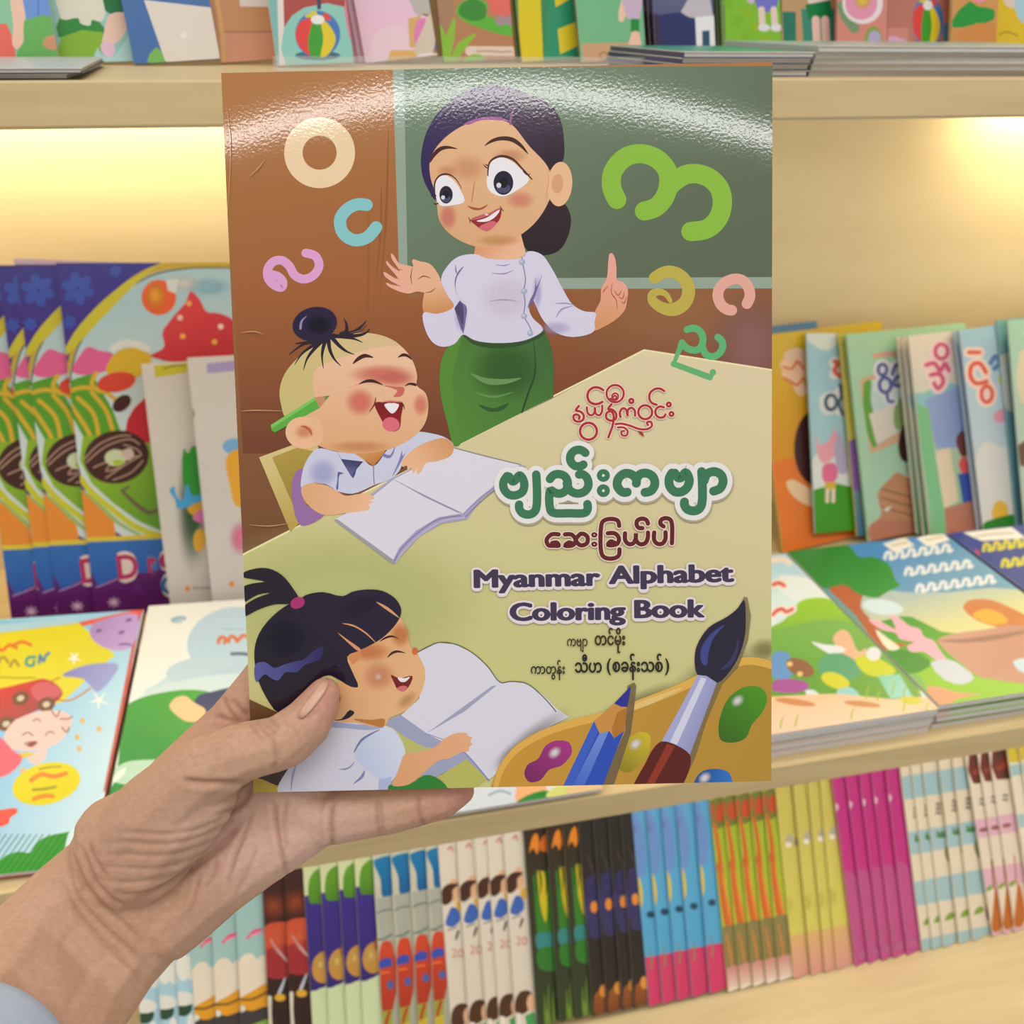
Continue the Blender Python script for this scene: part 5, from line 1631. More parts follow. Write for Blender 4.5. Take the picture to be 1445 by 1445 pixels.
def art_run(a):
    a.full((170, 216, 240), (232, 200, 170))
    a.fr(1075, 720, 3.803)
    a.poly([(-900, 300), (100, 300), (400, 560), (900, 1000), (-900, 1000)], (160, 212, 238), (214, 232, 232), ((0, 300), (50, 500)), sm=False)
    a.ell(250, 440, 190, 70, (222, 234, 238), 20)
    a.poly([(-900, 640), (60, 620), (170, 540), (200, 490), (340, 470), (500, 560), (640, 740), (860, 1000), (-900, 1000)], (150, 196, 50), (120, 176, 70), ((200, 480), (200, 700)), n=3)
    a.poly([(-900, 700), (50, 640), (300, 590), (480, 600), (620, 720), (860, 1000), (-900, 1000)], (120, 176, 84), (96, 156, 60), ((300, 600), (300, 950)), n=3)
    a.stroke([(60, 270), (110, 262), (150, 285)], 30, (232, 220, 214))
    for s in ([(60, 400), (90, 390), (120, 405)], [(60, 560), (80, 540), (110, 530), (130, 545), (165, 530)]):
        a.stroke(s, 46, (234, 224, 220))
        a.stroke(s, 20, (206, 90, 80))
    a.poly([(380, 690), (430, 640), (470, 660), (520, 760), (560, 740), (540, 820), (470, 800)], (226, 180, 150), n=3)
    a.poly([(265, 705), (330, 720), (420, 730), (450, 750), (380, 775), (320, 745)], (222, 228, 236), n=3)
    a.poly([(300, 820), (360, 770), (460, 780), (540, 860), (440, 930), (330, 900)], (86, 160, 120), n=3)
    a.poly([(500, 800), (580, 780), (720, 860), (680, 890), (560, 880)], (196, 206, 50), n=3)
    a.ell(600, 770, 40, 36, (220, 224, 230))
    a.poly([(60, 770), (130, 760), (170, 830), (150, 900), (60, 900)], (100, 150, 206), n=3)
    a.ell(205, 845, 80, 45, (140, 96, 70), 24)
    for x, y in ((150, 825), (205, 878)):
        a.ell(x, y, 16, 14, (226, 196, 130))
    a.poly([(60, 920), (150, 905), (250, 930), (240, 965), (60, 970)], (166, 84, 160), n=3)
    a.poly([(230, 970), (280, 965), (340, 1020), (400, 1055), (370, 1080), (310, 1050)], (214, 224, 234), n=3)
    a.ell(395, 915, 80, 40, (206, 206, 60), 20)
    a.poly([(400, 970), (480, 950), (530, 1010), (460, 1030)], (150, 206, 206), n=3)
    a.poly([(620, 890), (740, 880), (810, 1000), (690, 1010)], (130, 200, 170), (150, 210, 206), ((650, 900), (760, 1000)), sm=False)
    a.poly([(60, 1000), (400, 985), (700, 1015), (900, 1010), (960, 1090), (400, 1200), (-900, 1240), (-900, 1000)], (236, 196, 160), (240, 208, 180), ((300, 1000), (300, 1150)), n=2)
    a.ell(180, 1030, 110, 18, (206, 140, 96), 8)
    a.ell(540, 1040, 100, 16, (196, 140, 90), 6)
    a.ell(800, 1020, 60, 22, (206, 196, 70), 6)
    for x, y in ((700, 950), (760, 960), (840, 960), (560, 970), (620, 985), (480, 1080), (760, 1040), (100, 1130), (180, 1120), (880, 1050)):
        a.stroke([(x, y + 40), (x + 6, y), (x + 20, y - 30)], 8, (150, 180, 60), t1=.2)


def art_tree(a):
    a.full((70, 130, 200), (120, 180, 50))
    a.fr(1075, 720, 3.803)
    a.poly([(100, 230), (400, 170), (1010, 100), (1330, 330), (1440, 480), (500, 480)], (60, 130, 206), (110, 160, 190), ((700, 130), (900, 480)), sm=False)
    a.poly([(500, 420), (760, 440), (1000, 440), (1450, 430), (1600, 620), (980, 660), (600, 640)], (170, 190, 190), (216, 214, 150), ((900, 430), (950, 650)), n=2)
    a.ell(650, 520, 110, 40, (206, 226, 236), 8)
    a.poly([(560, 640), (700, 580), (800, 570), (960, 650), (1100, 660), (1700, 640), (1800, 900), (1100, 950), (700, 800)], (70, 150, 56), (110, 180, 40), ((800, 600), (900, 950)), n=2)
    a.poly([(640, 760), (780, 760), (1000, 830), (1130, 900), (1700, 880), (1700, 1000), (960, 1060), (860, 900)], (130, 190, 40), n=2)
    a.poly([(660, 740), (760, 750), (900, 800), (900, 840), (760, 880)], (40, 136, 44), n=2)
    a.poly([(345, 400), (440, 395), (540, 450), (530, 520), (600, 600), (680, 700), (790, 720), (700, 740), (640, 745), (500, 560)], (176, 92, 56), n=3)
    a.poly([(610, 640), (680, 690), (740, 740), (680, 750)], (232, 226, 206), n=3)
    a.poly([(115, 225), (400, 170), (480, 200), (520, 250), (600, 250), (690, 300), (720, 380), (745, 400), (670, 440), (620, 470), (520, 450), (440, 400), (330, 420), (250, 360)], (32, 124, 44), (40, 140, 50), ((300, 200), (600, 450)), n=3)
    for k, (x0, x1, y) in enumerate(((650, 800, 190), (830, 990, 160))):
        a.poly([(x0, y - 10), (x1 - 30, y - 45), (x1 + 20, y), (x0 + 60, y + 36)], (232, 232, 232), sm=False)
        a.stroke([(x0 + 50, y), (x1 - 20, y - 18)], 12, (206, 196, 170))
    for x, y, n in ((660, 245, 6), (770, 330, 6), (830, 420, 7)):
        for k in range(n):
            x0 = x + k * 62
            y0 = y - k * 8
            a.stroke([(x0, y0 + 14), (x0 + 12, y0 - 18), (x0 + 34, y0 - 12), (x0 + 30, y0 + 16), (x0 + 50, y0 + 10)], 17, (226, 232, 238))
    a.poly([(1080, 520), (1110, 485), (1220, 480), (1330, 520), (1460, 600), (1460, 650), (1200, 610), (1110, 560)], (196, 120, 70), n=3)
    a.poly([(1130, 560), (1200, 530), (1290, 560), (1320, 600), (1220, 610)], (232, 170, 60), n=3)
    a.poly([(940, 700), (1000, 670), (1200, 640), (1460, 625), (1600, 900), (1180, 900), (1080, 830)], (196, 150, 136), (180, 130, 116), ((1000, 680), (1300, 900)), n=2)
    a.poly([(940, 700), (1100, 690), (1300, 660), (1460, 640), (1300, 690), (1080, 712)], (150, 110, 96), n=2)
    a.poly([(570, 585), (640, 600), (720, 640), (690, 560), (740, 580), (790, 620), (850, 640), (870, 680), (920, 700), (960, 760), (1000, 815), (930, 800), (870, 760), (800, 760), (780, 730), (820, 710), (740, 690), (720, 660), (640, 640)], (236, 176, 196), n=3)
    a.poly([(905, 820), (1000, 800), (1080, 840), (1140, 900), (1080, 935), (980, 910)], (196, 206, 220), n=2)
    a.poly([(880, 950), (940, 945), (1060, 980), (1180, 985), (1060, 1010), (950, 1060)], (206, 150, 116), n=2)
    a.poly([(850, 980), (890, 1000), (930, 1050), (900, 1060)], (160, 210, 190), sm=False)
    a.poly([(1350, 810), (1460, 800), (1460, 880), (1380, 860)], (190, 214, 230), n=3)


def art_navy(a):
    a.full((40, 60, 150), (36, 50, 120))
    a.fr(1075, 720, 3.803)
    a.poly([(1080, 120), (1340, 90), (1420, 150), (1180, 165)], (232, 232, 232), sm=False)
    a.stroke([(1150, 140), (1240, 128), (1350, 122)], 12, (190, 190, 190))
    for x, y, n in ((1190, 200, 5), (1290, 285, 5)):
        for k in range(n):
            x0, y0 = x + k * 54, y - k * 7
            a.stroke([(x0, y0 + 16), (x0 + 10, y0 - 18), (x0 + 32, y0 - 10), (x0 + 28, y0 + 16), (x0 + 46, y0 + 10)], 18, (206, 200, 60))
    a.stroke([(1150, 215), (1165, 235)], 12, (200, 60, 90))


# two propped picture magazines on the left
BR = on_z(127, 1220, EYE.z - .583)
BLx = on_z(0, 1254, EYE.z - .583)
xd = (BR - BLx).normalized()
xd.z = 0
xd.normalize()
r = ray(203, 860)
# upper right corner: straight behind the lower one, a page height away
best = None
for k in range(400):
    zz = EYE.z - .583 + k * 0.0003
    P = on_z(203, 860, zz)
    d = abs((P - BR).length - .302)
    if best is None or d < best[0]:
        best = (d, P)
up_l = (best[1] - BR).normalized()
MW = .212
xd = Vector((1, .03, 0))
xd = (xd - up_l * xd.dot(up_l)).normalized()
MB = frame_m(BR - xd * MW, xd, up_l)
magazine('cartoon_magazine', MB, MW, (best[1] - BR).length, .005, art_baby, 'blue and yellow picture magazine with red car and curly-haired baby, lower left', spine=(170, 80, 76), back=(170, 60, 60))
MG = frame_m(BR + xd * .004 + Vector((0, .004, 0)), Vector((1, .03, 0)), up_l)
magazine('cloud_magazine', MG, .21, .304, .004, art_cloud, 'white picture magazine with grey-blue clouds and green hill, behind the wrist', spine=(90, 70, 66))
P3 = on_z(850, 1113, EYE.z - .583)
M3 = frame_m(Vector((P3.x - .166, P3.y, P3.z)), Vector((1, 0, 0)), Vector((0, 1, .18)))
magazine('pale_magazine', M3, .166, .29, .004, art_kids3, 'pale blue magazine whose lower edge shows beneath the held book', spine=(200, 206, 214))
# the wooden wedge that props their back edges
wz = SHELF_MID
unit_part('wedge_rest', (-.42, .25, .86, .90, wz, BR.z + up_l.z / up_l.y * (.86 - BR.y) - .0095), M_SHELF)

# two tall piles and a third one on the right
TOPZ = EYE.z - .560
PILES = [('story_magazine', on_z(1325, 1000, TOPZ), .212, 7, art_run, 'magazine with running children', 'magazines with running children', (214, 210, 206)),
         ('rabbit_magazine', on_z(1450, 976, TOPZ), None, 6, art_tree, 'magazine with leaning tree and pink rabbit', 'magazines with tree and rabbit', (196, 200, 206)),
         ('navy_magazine', None, None, 6, art_navy, 'navy magazine with yellow lettering', 'navy magazines with yellow lettering', (44, 50, 110))]
bl1 = Vector((PILES[0][1].x - .212, PILES[0][1].y, TOPZ))
bl2 = Vector((PILES[0][1].x + .003, PILES[0][1].y + .004, TOPZ))
bl3 = Vector((bl2.x + .217, bl2.y, TOPZ))
for (kind, _, _, n, fn, lab, grp, sp), bl in zip(PILES, (bl1, bl2, bl3)):
    t = (TOPZ - SHELF_MID - .0005) / n
    for i in range(n):
        rnd = random.Random(len(kind) * 10 + i)
        j = Vector((rnd.uniform(-.0015, .0015), rnd.uniform(0, .006) if i else 0, -t * i)) if i else Vector((0, 0, 0))
        ang = 0 if i == 0 else rnd.uniform(-.006, .006)
        M = frame_m(bl + j, Vector((math.cos(ang), math.sin(ang), 0)), Vector((-math.sin(ang), math.cos(ang), 0)))
        place = 'on top of its pile' if i == 0 else ('at the bottom of its pile' if i == n - 1 else f'{ORD[i]} from the top of its pile')
        if i == 0:
            src = magazine(kind, M, .212, .297, t * .97, fn, f'{lab}, {place} on the middle shelf', grp, spine=sp)
        else:
            copy_book(src, M, f'{lab}, {place}')

# ------------------------------------------------------------------ books facing out on the top shelf
def up_book(kind, bl, br, lean, fn, lab, grp=None, H=.27, T=.004, spine=(200, 200, 200), roll=0.0, z=None):
    zz = SHELF_UP if z is None else z
    P, Q = on_z(*bl, zz), on_z(*br, zz)
    x = (Q - P).normalized()
    y = Vector((-x.y, x.x, 0))
    zv = Vector((0, 0, 1)) * math.cos(math.radians(lean)) + y * math.sin(math.radians(lean)) + x * roll
    M = frame_m(P, x, zv)
    W = (Q - P).length
    a = Art(W, H, plane_proj(M))
    fn(a)
    low = min((M @ Vector((u, v, 0))).z for u in (0, W) for v in (0, T)) - .0004
    M = Matrix.Translation((0, 0, max(0, zz - low))) @ M
    return book(kind, M, W, H, T, a, lab, 'book', grp, spine=spine, back=spine)


def u_red(a):
    a.full((140, 196, 160))
    a.fr(0, 0, 2.89)
    a.poly([(-120, 110), (30, 105), (60, 180), (70, 280), (-120, 280)], (232, 108, 92), sm=False)
    a.poly([(30, -200), (90, -200), (104, 60), (95, 180), (70, 210), (52, 190), (56, 110)], (236, 196, 172), n=3)
    a.poly([(108, -200), (240, -200), (240, 80), (180, 90), (110, 92)], (108, 148, 214), n=2)
    a.stroke([(156, -100), (158, 80)], 5, (84, 116, 180))
    a.poly([(100, 92), (250, 82), (260, 280), (72, 280), (76, 210), (100, 180)], (106, 176, 90), n=2)
    a.ell(220, 182, 44, 30, (206, 150, 110))


def u_tree(a):
    a.full((206, 220, 216), (150, 200, 190))
    a.fr(0, 0, 2.89)
    a.poly([(245, 80), (400, 90), (430, 150), (240, 160)], (50, 140, 60), n=2)
    a.poly([(250, 160), (420, 140), (380, 280), (250, 280)], (136, 184, 50), n=2)
    a.poly([(250, -200), (430, -200), (430, 70), (410, 96), (375, 90), (370, 112), (330, 104), (320, 82), (250, 86)], (226, 222, 204), n=3)
    a.poly([(430, -60), (530, -60), (530, 64), (480, 72), (430, 52)], (24, 118, 60), n=2)
    a.poly([(450, 66), (525, 66), (520, 120), (480, 180), (420, 190), (425, 140)], (238, 200, 180), n=3)
    a.poly([(412, 190), (440, 176), (470, 200), (466, 230), (440, 240), (416, 215)], (232, 190, 214), n=3)
    a.poly([(400, 200), (415, 235), (440, 240), (470, 235), (545, 130), (548, 280), (365, 280)], (176, 214, 212), sm=False)
    a.poly([(412, 190), (440, 176), (470, 200), (466, 230), (440, 240), (416, 215)], (232, 190, 214), n=3)


def u_laptop(a):
    a.full((80, 120, 180), (70, 110, 166))
    a.fr(0, 0, 2.89)
    a.poly([(530, -200), (590, -200), (600, 30), (680, 270), (550, 270)], (70, 110, 170), sm=False)
    a.poly([(600, 260), (640, 200), (690, 270)], (120, 180, 90), n=2)
    a.poly([(588, 8), (870, 40), (900, 272), (690, 272), (672, 250)], (222, 214, 204), sm=False)
    a.ell(750, 150, 14, 14, (234, 230, 224))


def u_tan(a):
    a.full((206, 152, 100), (206, 150, 104))
    a.fr(0, 0, 2.89)
    a.poly([(972, -60), (1125, -60), (1125, 36), (980, 34)], (232, 226, 220), sm=False)
    a.poly([(900, 140), (1140, 140), (1150, 290), (905, 290)], (216, 152, 122), sm=False)
    a.stroke([(900, 138), (1140, 138)], 6, (170, 120, 80))
    a.stroke([(880, -20), (905, 140), (912, 280)], 18, (226, 176, 110))


def beachball(a, cx, cy, rx, ry):
    a.ell(cx, cy + ry * .9, rx, ry * .2, (60, 110, 130))
    a.ell(cx, cy, rx, ry, (70, 120, 190))
    a.poly([(cx - rx * .98, cy + ry * .1), (cx - rx * .8, cy - ry * .5), (cx - rx * .15, cy - ry * .7), (cx - rx * .4, cy + ry * .2), (cx - rx * .3, cy + ry * .9), (cx - rx * .75, cy + ry * .6)], (222, 70, 66), n=4)
    a.poly([(cx - rx * .4, cy + ry * .1), (cx - rx * .1, cy - ry * .65), (cx + rx * .15, cy - ry * .65), (cx + rx * .25, cy + ry * .2), (cx + rx * .15, cy + ry * .98), (cx - rx * .3, cy + ry * .92)], (66, 158, 48), n=4)
    a.poly([(cx + rx * .15, cy - ry * .65), (cx + rx * .5, cy - ry * .4), (cx + rx * .8, cy + ry * .2), (cx + rx * .5, cy + ry * .82), (cx + rx * .15, cy + ry * .98), (cx + rx * .25, cy + ry * .2)], (222, 200, 50), n=4)
    a.poly([(cx + rx * .1, cy - ry * .7), (cx + rx * .4, cy - ry * .92), (cx + rx * .6, cy - ry * .6)], (214, 80, 70), n=3)
    a.poly([(cx - rx * .6, cy - ry * .75), (cx - rx * .1, cy - ry), (cx, cy - ry * .75)], (210, 200, 70), n=3)
    a.ell(cx, cy - ry * .62, rx * .3, ry * .2, (232, 232, 230))


def u_ball(a):
    a.full((150, 62, 58), (120, 190, 186))
    a.fr(0, 0, 2.89)
    a.poly([(1125, -200), (1156, -200), (1170, 280), (1140, 280)], (226, 214, 210), sm=False)
    a.poly([(1150, -200), (1440, -200), (1440, 60), (1160, 130)], (168, 76, 70), sm=False)
    a.poly([(1160, 120), (1240, 40), (1420, 40), (1440, 280), (1168, 280)], (140, 200, 190), n=2)
    a.stroke([(1300, -60), (1302, 40)], 16, (70, 60, 100))
    beachball(a, 1296, 148, 92, 96)
    a.poly([(1414, -50), (1460, -50), (1460, 180), (1424, 160)], (214, 130, 150), n=2)


def u_pink(a):
    a.full((232, 180, 214), (236, 200, 222))
    a.fr(400, 0, 2.89)
    a.poly([(360, 260), (370, 150), (440, 110), (500, 130), (520, 260)], (236, 208, 224), n=3)
    a.poly([(490, -40), (640, -60), (660, 260), (560, 250), (600, 80), (550, 60)], (150, 120, 100), sm=False)
    a.poly([(510, -20), (600, -20), (620, 70), (570, 60), (555, 80)], (190, 184, 180), n=3)
    a.poly([(508, 82), (560, 70), (560, 200), (515, 200)], (216, 176, 110), sm=False)
    a.poly([(418, 260), (440, 210), (560, 210), (580, 262)], (222, 178, 110), sm=False)
    a.poly([(535, 180), (545, 90), (580, 80), (570, 140), (548, 190)], (226, 130, 190), n=3)
    a.poly([(600, 120), (660, 140), (660, 215), (600, 190)], (60, 90, 160), n=2)
    a.poly([(535, 215), (570, 120), (600, 60), (620, 100), (606, 230), (575, 250)], (212, 200, 184), n=3)
    a.poly([(520, 262), (560, 225), (640, 230), (640, 270), (530, 270)], (236, 224, 222), n=3)


def u_garden(a):
    a.full((196, 148, 104), (180, 128, 90))
    a.fr(400, 0, 2.89)
    a.poly([(620, -200), (690, -200), (690, 270), (640, 270)], (170, 130, 100), sm=False)
    a.poly([(840, -60), (950, -60), (950, 60), (850, 60)], (226, 110, 100), n=2)
    a.poly([(704, 50), (720, 20), (770, 0), (830, 20), (830, 70), (950, 110), (950, 150), (830, 130), (720, 80)], (96, 180, 60), n=3)
    a.poly([(715, 60), (730, 20), (780, 2), (825, 30), (820, 80), (760, 90)], (62, 140, 56), n=3)
    for x in (885, 925):
        a.ell(x, 90, 20, 22, (170, 140, 150))
    a.stroke([(760, 214), (955, 216)], 40, (226, 206, 190))
    lines(a, 790, 216, 1, 140, (180, 150, 130), 6)
    for s in ([(640, 260), (650, 180), (640, 110)], [(660, 262), (680, 160), (698, 80)], [(690, 262), (730, 190), (785, 145)], [(740, 262), (780, 244), (820, 240)]):
        a.stroke(s, 36, (140, 190, 60), t0=.8, t1=.1)


def u_stripe(a):
    a.full((52, 150, 104), (50, 150, 110))
    a.fr(400, 0, 2.89)
    a.poly([(950, -200), (1040, -200), (1060, 270), (966, 270)], (222, 202, 30), sm=False)
    a.poly([(1040, -200), (1100, -200), (1075, 120), (1060, 265)], (60, 140, 90), sm=False)
    a.poly([(1100, -40), (1180, -60), (1190, -10), (1110, 36)], (226, 206, 50), sm=False)
    a.poly([(1118, 125), (1200, 92), (1206, 190), (1128, 228)], (226, 206, 50), sm=False)


def u_schoolgirl(a):
    a.full((110, 178, 128), (120, 186, 140))
    a.fr(400, 0, 2.89)
    a.poly([(1215, 186), (1450, 178), (1450, 275), (1225, 275)], (206, 162, 124), sm=False)
    a.ring(1305, 236, 16, 5, (150, 110, 84))
    a.ring(1340, 234, 18, 5, (150, 110, 84))
    a.poly([(1366, 60), (1384, 0), (1400, 20), (1385, 95), (1370, 95)], (240, 200, 170), n=3)
    a.poly([(1384, -60), (1450, -60), (1450, 90), (1400, 80)], (206, 180, 206), n=2)
    a.poly([(1416, 84), (1450, 84), (1450, 140), (1416, 138)], (40, 140, 60), sm=False)
    a.poly([(1420, 138), (1450, 138), (1450, 240), (1410, 240)], (240, 196, 176), n=2)
    a.ell(1424, 226, 20, 16, (232, 130, 150))


def u_house(a):
    a.full((200, 200, 226), (52, 60, 110))
    a.fr(900, 0, 2.651)
    a.poly([(-60, 40), (80, 60), (90, 250), (-60, 250)], (60, 50, 80), sm=False)
    a.poly([(80, 60), (160, 50), (215, 70), (215, 220), (90, 230)], (44, 54, 106), sm=False)
    a.poly([(160, 50), (240, -40), (280, 60), (230, 75)], (196, 190, 200), n=2)
    a.poly([(214, 70), (300, 60), (300, 230), (222, 230)], (232, 232, 236), sm=False)
    a.poly([(240, 120), (268, 118), (270, 200), (242, 205)], (40, 84, 110), sm=False)
    a.ell(180, 190, 18, 14, (200, 214, 226))


def u_field(a):
    a.full((130, 190, 60), (130, 190, 50))
    a.fr(900, 0, 2.651)
    a.poly([(270, -200), (320, -200), (330, 230), (284, 230)], (110, 140, 80), sm=False)
    for k in range(14):
        x = 340 + (k * 37) % 190
        y = 20 + (k * 53) % 170
        a.ell(x, y, 22, 14, (120 + k * 4 % 40, 184, 40), 20)
    a.poly([(440, -40), (520, -40), (515, 40), (450, 45)], (116, 116, 206), n=2)
    for x in (462, 508):
        a.stroke([(x, 40), (x + 4, 100)], 24, (230, 206, 196))
        a.ell(x + 10, 108, 22, 14, (226, 226, 230))
    a.poly([(405, -30), (440, -30), (430, 20), (410, 10)], (206, 180, 206), n=2)


def u_skirt(a):
    a.full((200, 176, 130), (190, 150, 110))
    a.fr(900, 0, 2.651)
    a.poly([(540, 50), (590, 50), (592, 180), (545, 180)], (40, 120, 100), sm=False)
    a.poly([(610, 40), (740, 40), (740, 190), (620, 180)], (60, 140, 120), sm=False)
    a.poly([(625, -60), (700, -60), (720, 10), (640, 20)], (232, 214, 206), n=2)
    a.poly([(625, 24), (720, 6), (726, 70), (640, 84)], (16, 128, 70), sm=False)
    for x in (665, 700):
        a.stroke([(x, 80), (x + 6, 190)], 30, (238, 200, 186))
    a.poly([(540, 180), (740, 180), (740, 230), (540, 230)], (200, 150, 110), sm=False)


def u_feast(a):
    a.full((196, 120, 110), (214, 140, 126))
    a.fr(900, 0, 2.651)
    a.poly([(740, 20), (780, 10), (830, 120), (800, 130)], (120, 150, 110), n=2)
    a.ell(840, 20, 76, 76, (232, 220, 226))
    a.ell(835, 20, 60, 60, (226, 150, 180))
    a.blob(840, 10, 40, 36, (230, 200, 70), .95)
    a.ell(880, 160, 34, 56, (140, 160, 80))
    a.ell(885, 150, 24, 30, (176, 170, 206))
    a.stroke([(850, 200), (910, 200)], 22, (140, 190, 70))


def u_ball2(a):
    a.full((176, 106, 92), (190, 124, 108))
    a.fr(900, 0, 2.651)
    a.poly([(930, 110), (1010, 110), (1010, 225), (935, 225)], (206, 140, 130), sm=False)
    a.poly([(1005, 160), (985, 150), (940, 140), (930, 225), (970, 222)], (226, 170, 206), n=2)
    beachball(a, 1084, 84, 58, 94)
    a.ell(1140, 196, 26, 30, (226, 170, 190))
    a.ell(1160, 130, 22, 40, (80, 140, 180))


def u_hill(a):
    a.full((214, 190, 120), (206, 140, 80))
    a.fr(900, 0, 2.651)
    a.poly([(1170, 90), (1240, 10), (1270, 30), (1330, 40), (1330, 80), (1250, 100), (1180, 110)], (40, 150, 60), n=2)
    a.ell(1276, -10, 30, 24, (232, 140, 190))
    a.poly([(1200, 130), (1330, 90), (1340, 235), (1196, 235)], (206, 138, 72), n=2)
    a.ell(1210, 222, 40, 24, (40, 130, 60))
    for s in ([(1270, 225), (1275, 200), (1290, 190)], [(1290, 228), (1300, 205), (1310, 200)]):
        a.stroke(s, 7, (60, 130, 60))


def u_smile(a):
    a.full((226, 196, 40), (222, 190, 40))
    a.fr(900, 0, 2.651)
    a.ell(1400, -10, 36, 46, (222, 206, 196))
    a.poly([(1410, 0), (1460, -10), (1460, 100), (1420, 70)], (170, 206, 226), n=2)
    a.stroke([(1350, 135), (1380, 125), (1420, 140)], 4, (130, 110, 30))
    for x in (1372, 1398):
        a.ell(x, 180, 7, 10, (120, 90, 30))
    a.ell(1385, 205, 14, 7, (150, 110, 40))


def plain(c, c2=None):
    return lambda a: a.full(c, c2)


UL = 12
UB = [0]
def ub(kind, x0, x1, fn, lab, grp=None, dy=0.0, **k):
    UB[0] += kind == 'picture_book'
    dy = dy - (1.3 if kind == 'picture_book' and UB[0] % 2 else 0)
    yl = lambda x: (92.8 - (x / 1445.0) * 6.0) - dy
    up_book(kind, (x0, yl(x0)), (x1, yl(x1)), UL, fn, lab, grp, **k)


ub('picture_book', -55, 84, u_red, 'picture book with blue shorts and green grass, leftmost on the top shelf', spine=(200, 210, 200))
ub('picture_book', 86, 189, u_tree, 'picture book with green skirt and pink sock, second from left on top shelf', spine=(180, 200, 180), roll=-.03)
ub('picture_book', 190, 312, u_laptop, 'blue picture book with big white laptop lid on the top shelf', spine=(70, 100, 150), roll=-.06)
ub('picture_book', 312, 396, u_tan, 'tan brown picture book between laptop book and beach ball book', spine=(190, 140, 90), roll=-.06)
ub('picture_book', 392, 500, u_ball, 'picture book with beach ball beside the pink books', dy=-3, spine=(226, 214, 210), roll=-.04)
for i, x in enumerate((489, 498, 507, 516)):
    ub('pink_picture_book', x, x + 112 - i * 3, u_pink, 'pink picture book with grey animal, ' + ('back copy', 'second copy from the back', 'third copy from the back', 'front copy')[i], 'pink picture books', dy=2 - i * .8, spine=(214, 150, 190), T=.0024, roll=-.10)
ub('picture_book', 626, 727, u_garden, 'brown picture book with green leaves beneath the teacher cover edge', spine=(160, 120, 90), roll=-.04, T=.003)
for i, x in enumerate((731, 737)):
    ub('striped_picture_book', x, x + 88, u_stripe, 'green book with yellow stripes and yellow edge, ' + ('back copy', 'front copy')[i], 'green and yellow striped books', dy=1 - i, spine=(206, 186, 30), T=.003, roll=-.05)
ub('picture_book', 820, 912, u_schoolgirl, 'green picture book with girl in green skirt at its right side', spine=(120, 110, 90), roll=-.06)
for i, x in enumerate((905, 912, 919, 926)):
    ub('house_picture_book', x, x + 84, u_house, 'navy picture book with grey house, ' + ('back copy', 'second copy from the back', 'third copy from the back', 'front copy')[i] + '', 'navy house picture books', dy=2 - i * .7, spine=(90, 70, 100), T=.0024, roll=-.05)
for i, x in enumerate((1000, 1007, 1014, 1021)):
    ub('field_picture_book', x, x + 82, u_field, 'green picture book with child in blue shorts, ' + ('back copy', 'second copy from the back', 'third copy from the back', 'front copy')[i] + '', 'green field picture books', dy=2 - i * .7, spine=(110, 140, 70), T=.0024, roll=-.05)
ub('picture_book', 1103, 1182, u_skirt, 'picture book with standing child in dark green skirt, right part of top shelf', spine=(60, 120, 100), roll=-.02)
ub('picture_book', 1181, 1250, u_feast, 'salmon pink picture book with round plate and green jar', spine=(190, 110, 100), roll=-.02)
ub('picture_book', 1251, 1340, u_ball2, 'brown picture book with tall beach ball, right part of the top shelf', spine=(140, 80, 74), roll=-.02)
ub('picture_book', 1341, 1404, u_hill, 'orange and green picture book with bushes beside the yellow book', spine=(200, 160, 90), roll=-.02)
ub('picture_book', 1404, 1500, u_smile, 'yellow picture book with small smiling face, rightmost on the top shelf', spine=(206, 176, 30), roll=-.02)

# slanted rests that carry the upright books, hidden behind them
def rest(b0, y0, lean, z, h, x0, x1):
    t = math.tan(math.radians(lean))
    d = .01
    v = [(x0 - .4, y0 - .8, z), (x1 - .4, y0 - .8, z), (x1 - .4, y0 - .8 + h * t, z + h), (x0 - .4, y0 - .8 + h * t, z + h)]
    v += [(x, y + d, zz) for x, y, zz in v]
    mesh_obj('book_rest', v, [(0, 1, 2, 3), (7, 6, 5, 4), (0, 4, 5, 1), (1, 5, 6, 2), (2, 6, 7, 3), (3, 7, 4, 0)], M_SHELF, unit)


rest(0, .745, 20, SHELF_LOW, .25, -.25, 1.05)
rest(0, .93, 12, SHELF_UP, .25, -.3, 1.05)

# magazines lying flat at the front of the top shelf
def up_flat(kind, px0, px1, n, t, cover, lab, grp, yb=.615, Dp=.2, ang=0.0, spine=(200, 200, 200), z0=0.0):
    P, Q = on_y(px0, 108, yb), on_y(px1, 108, yb)
    W = Q.x - P.x
    src = None
    for i in range(n):
        ztop = SHELF_UP + z0 + t * (n - i)
        an = ang + (random.Random(i + n).uniform(-.02, .02) if i else 0)
        M = frame_m(Vector((P.x, yb + .002 * i, ztop)), Vector((math.cos(an), math.sin(an), 0)), Vector((-math.sin(an), math.cos(an), 0.0)))
        place = 'top one' if i == 0 else ('bottom one' if i == n - 1 else f'{ORD[i]} from the top')
        full = f'{lab}, {place}' if n > 1 else lab
        if src is None:
            src = magazine(kind, M, W, Dp, t * .96, cover, full, grp, spine=spine, back=spine)
        else:
            copy_book(src, M, full)


def f_teal(a):
    a.full((60, 150, 120), (70, 160, 130))


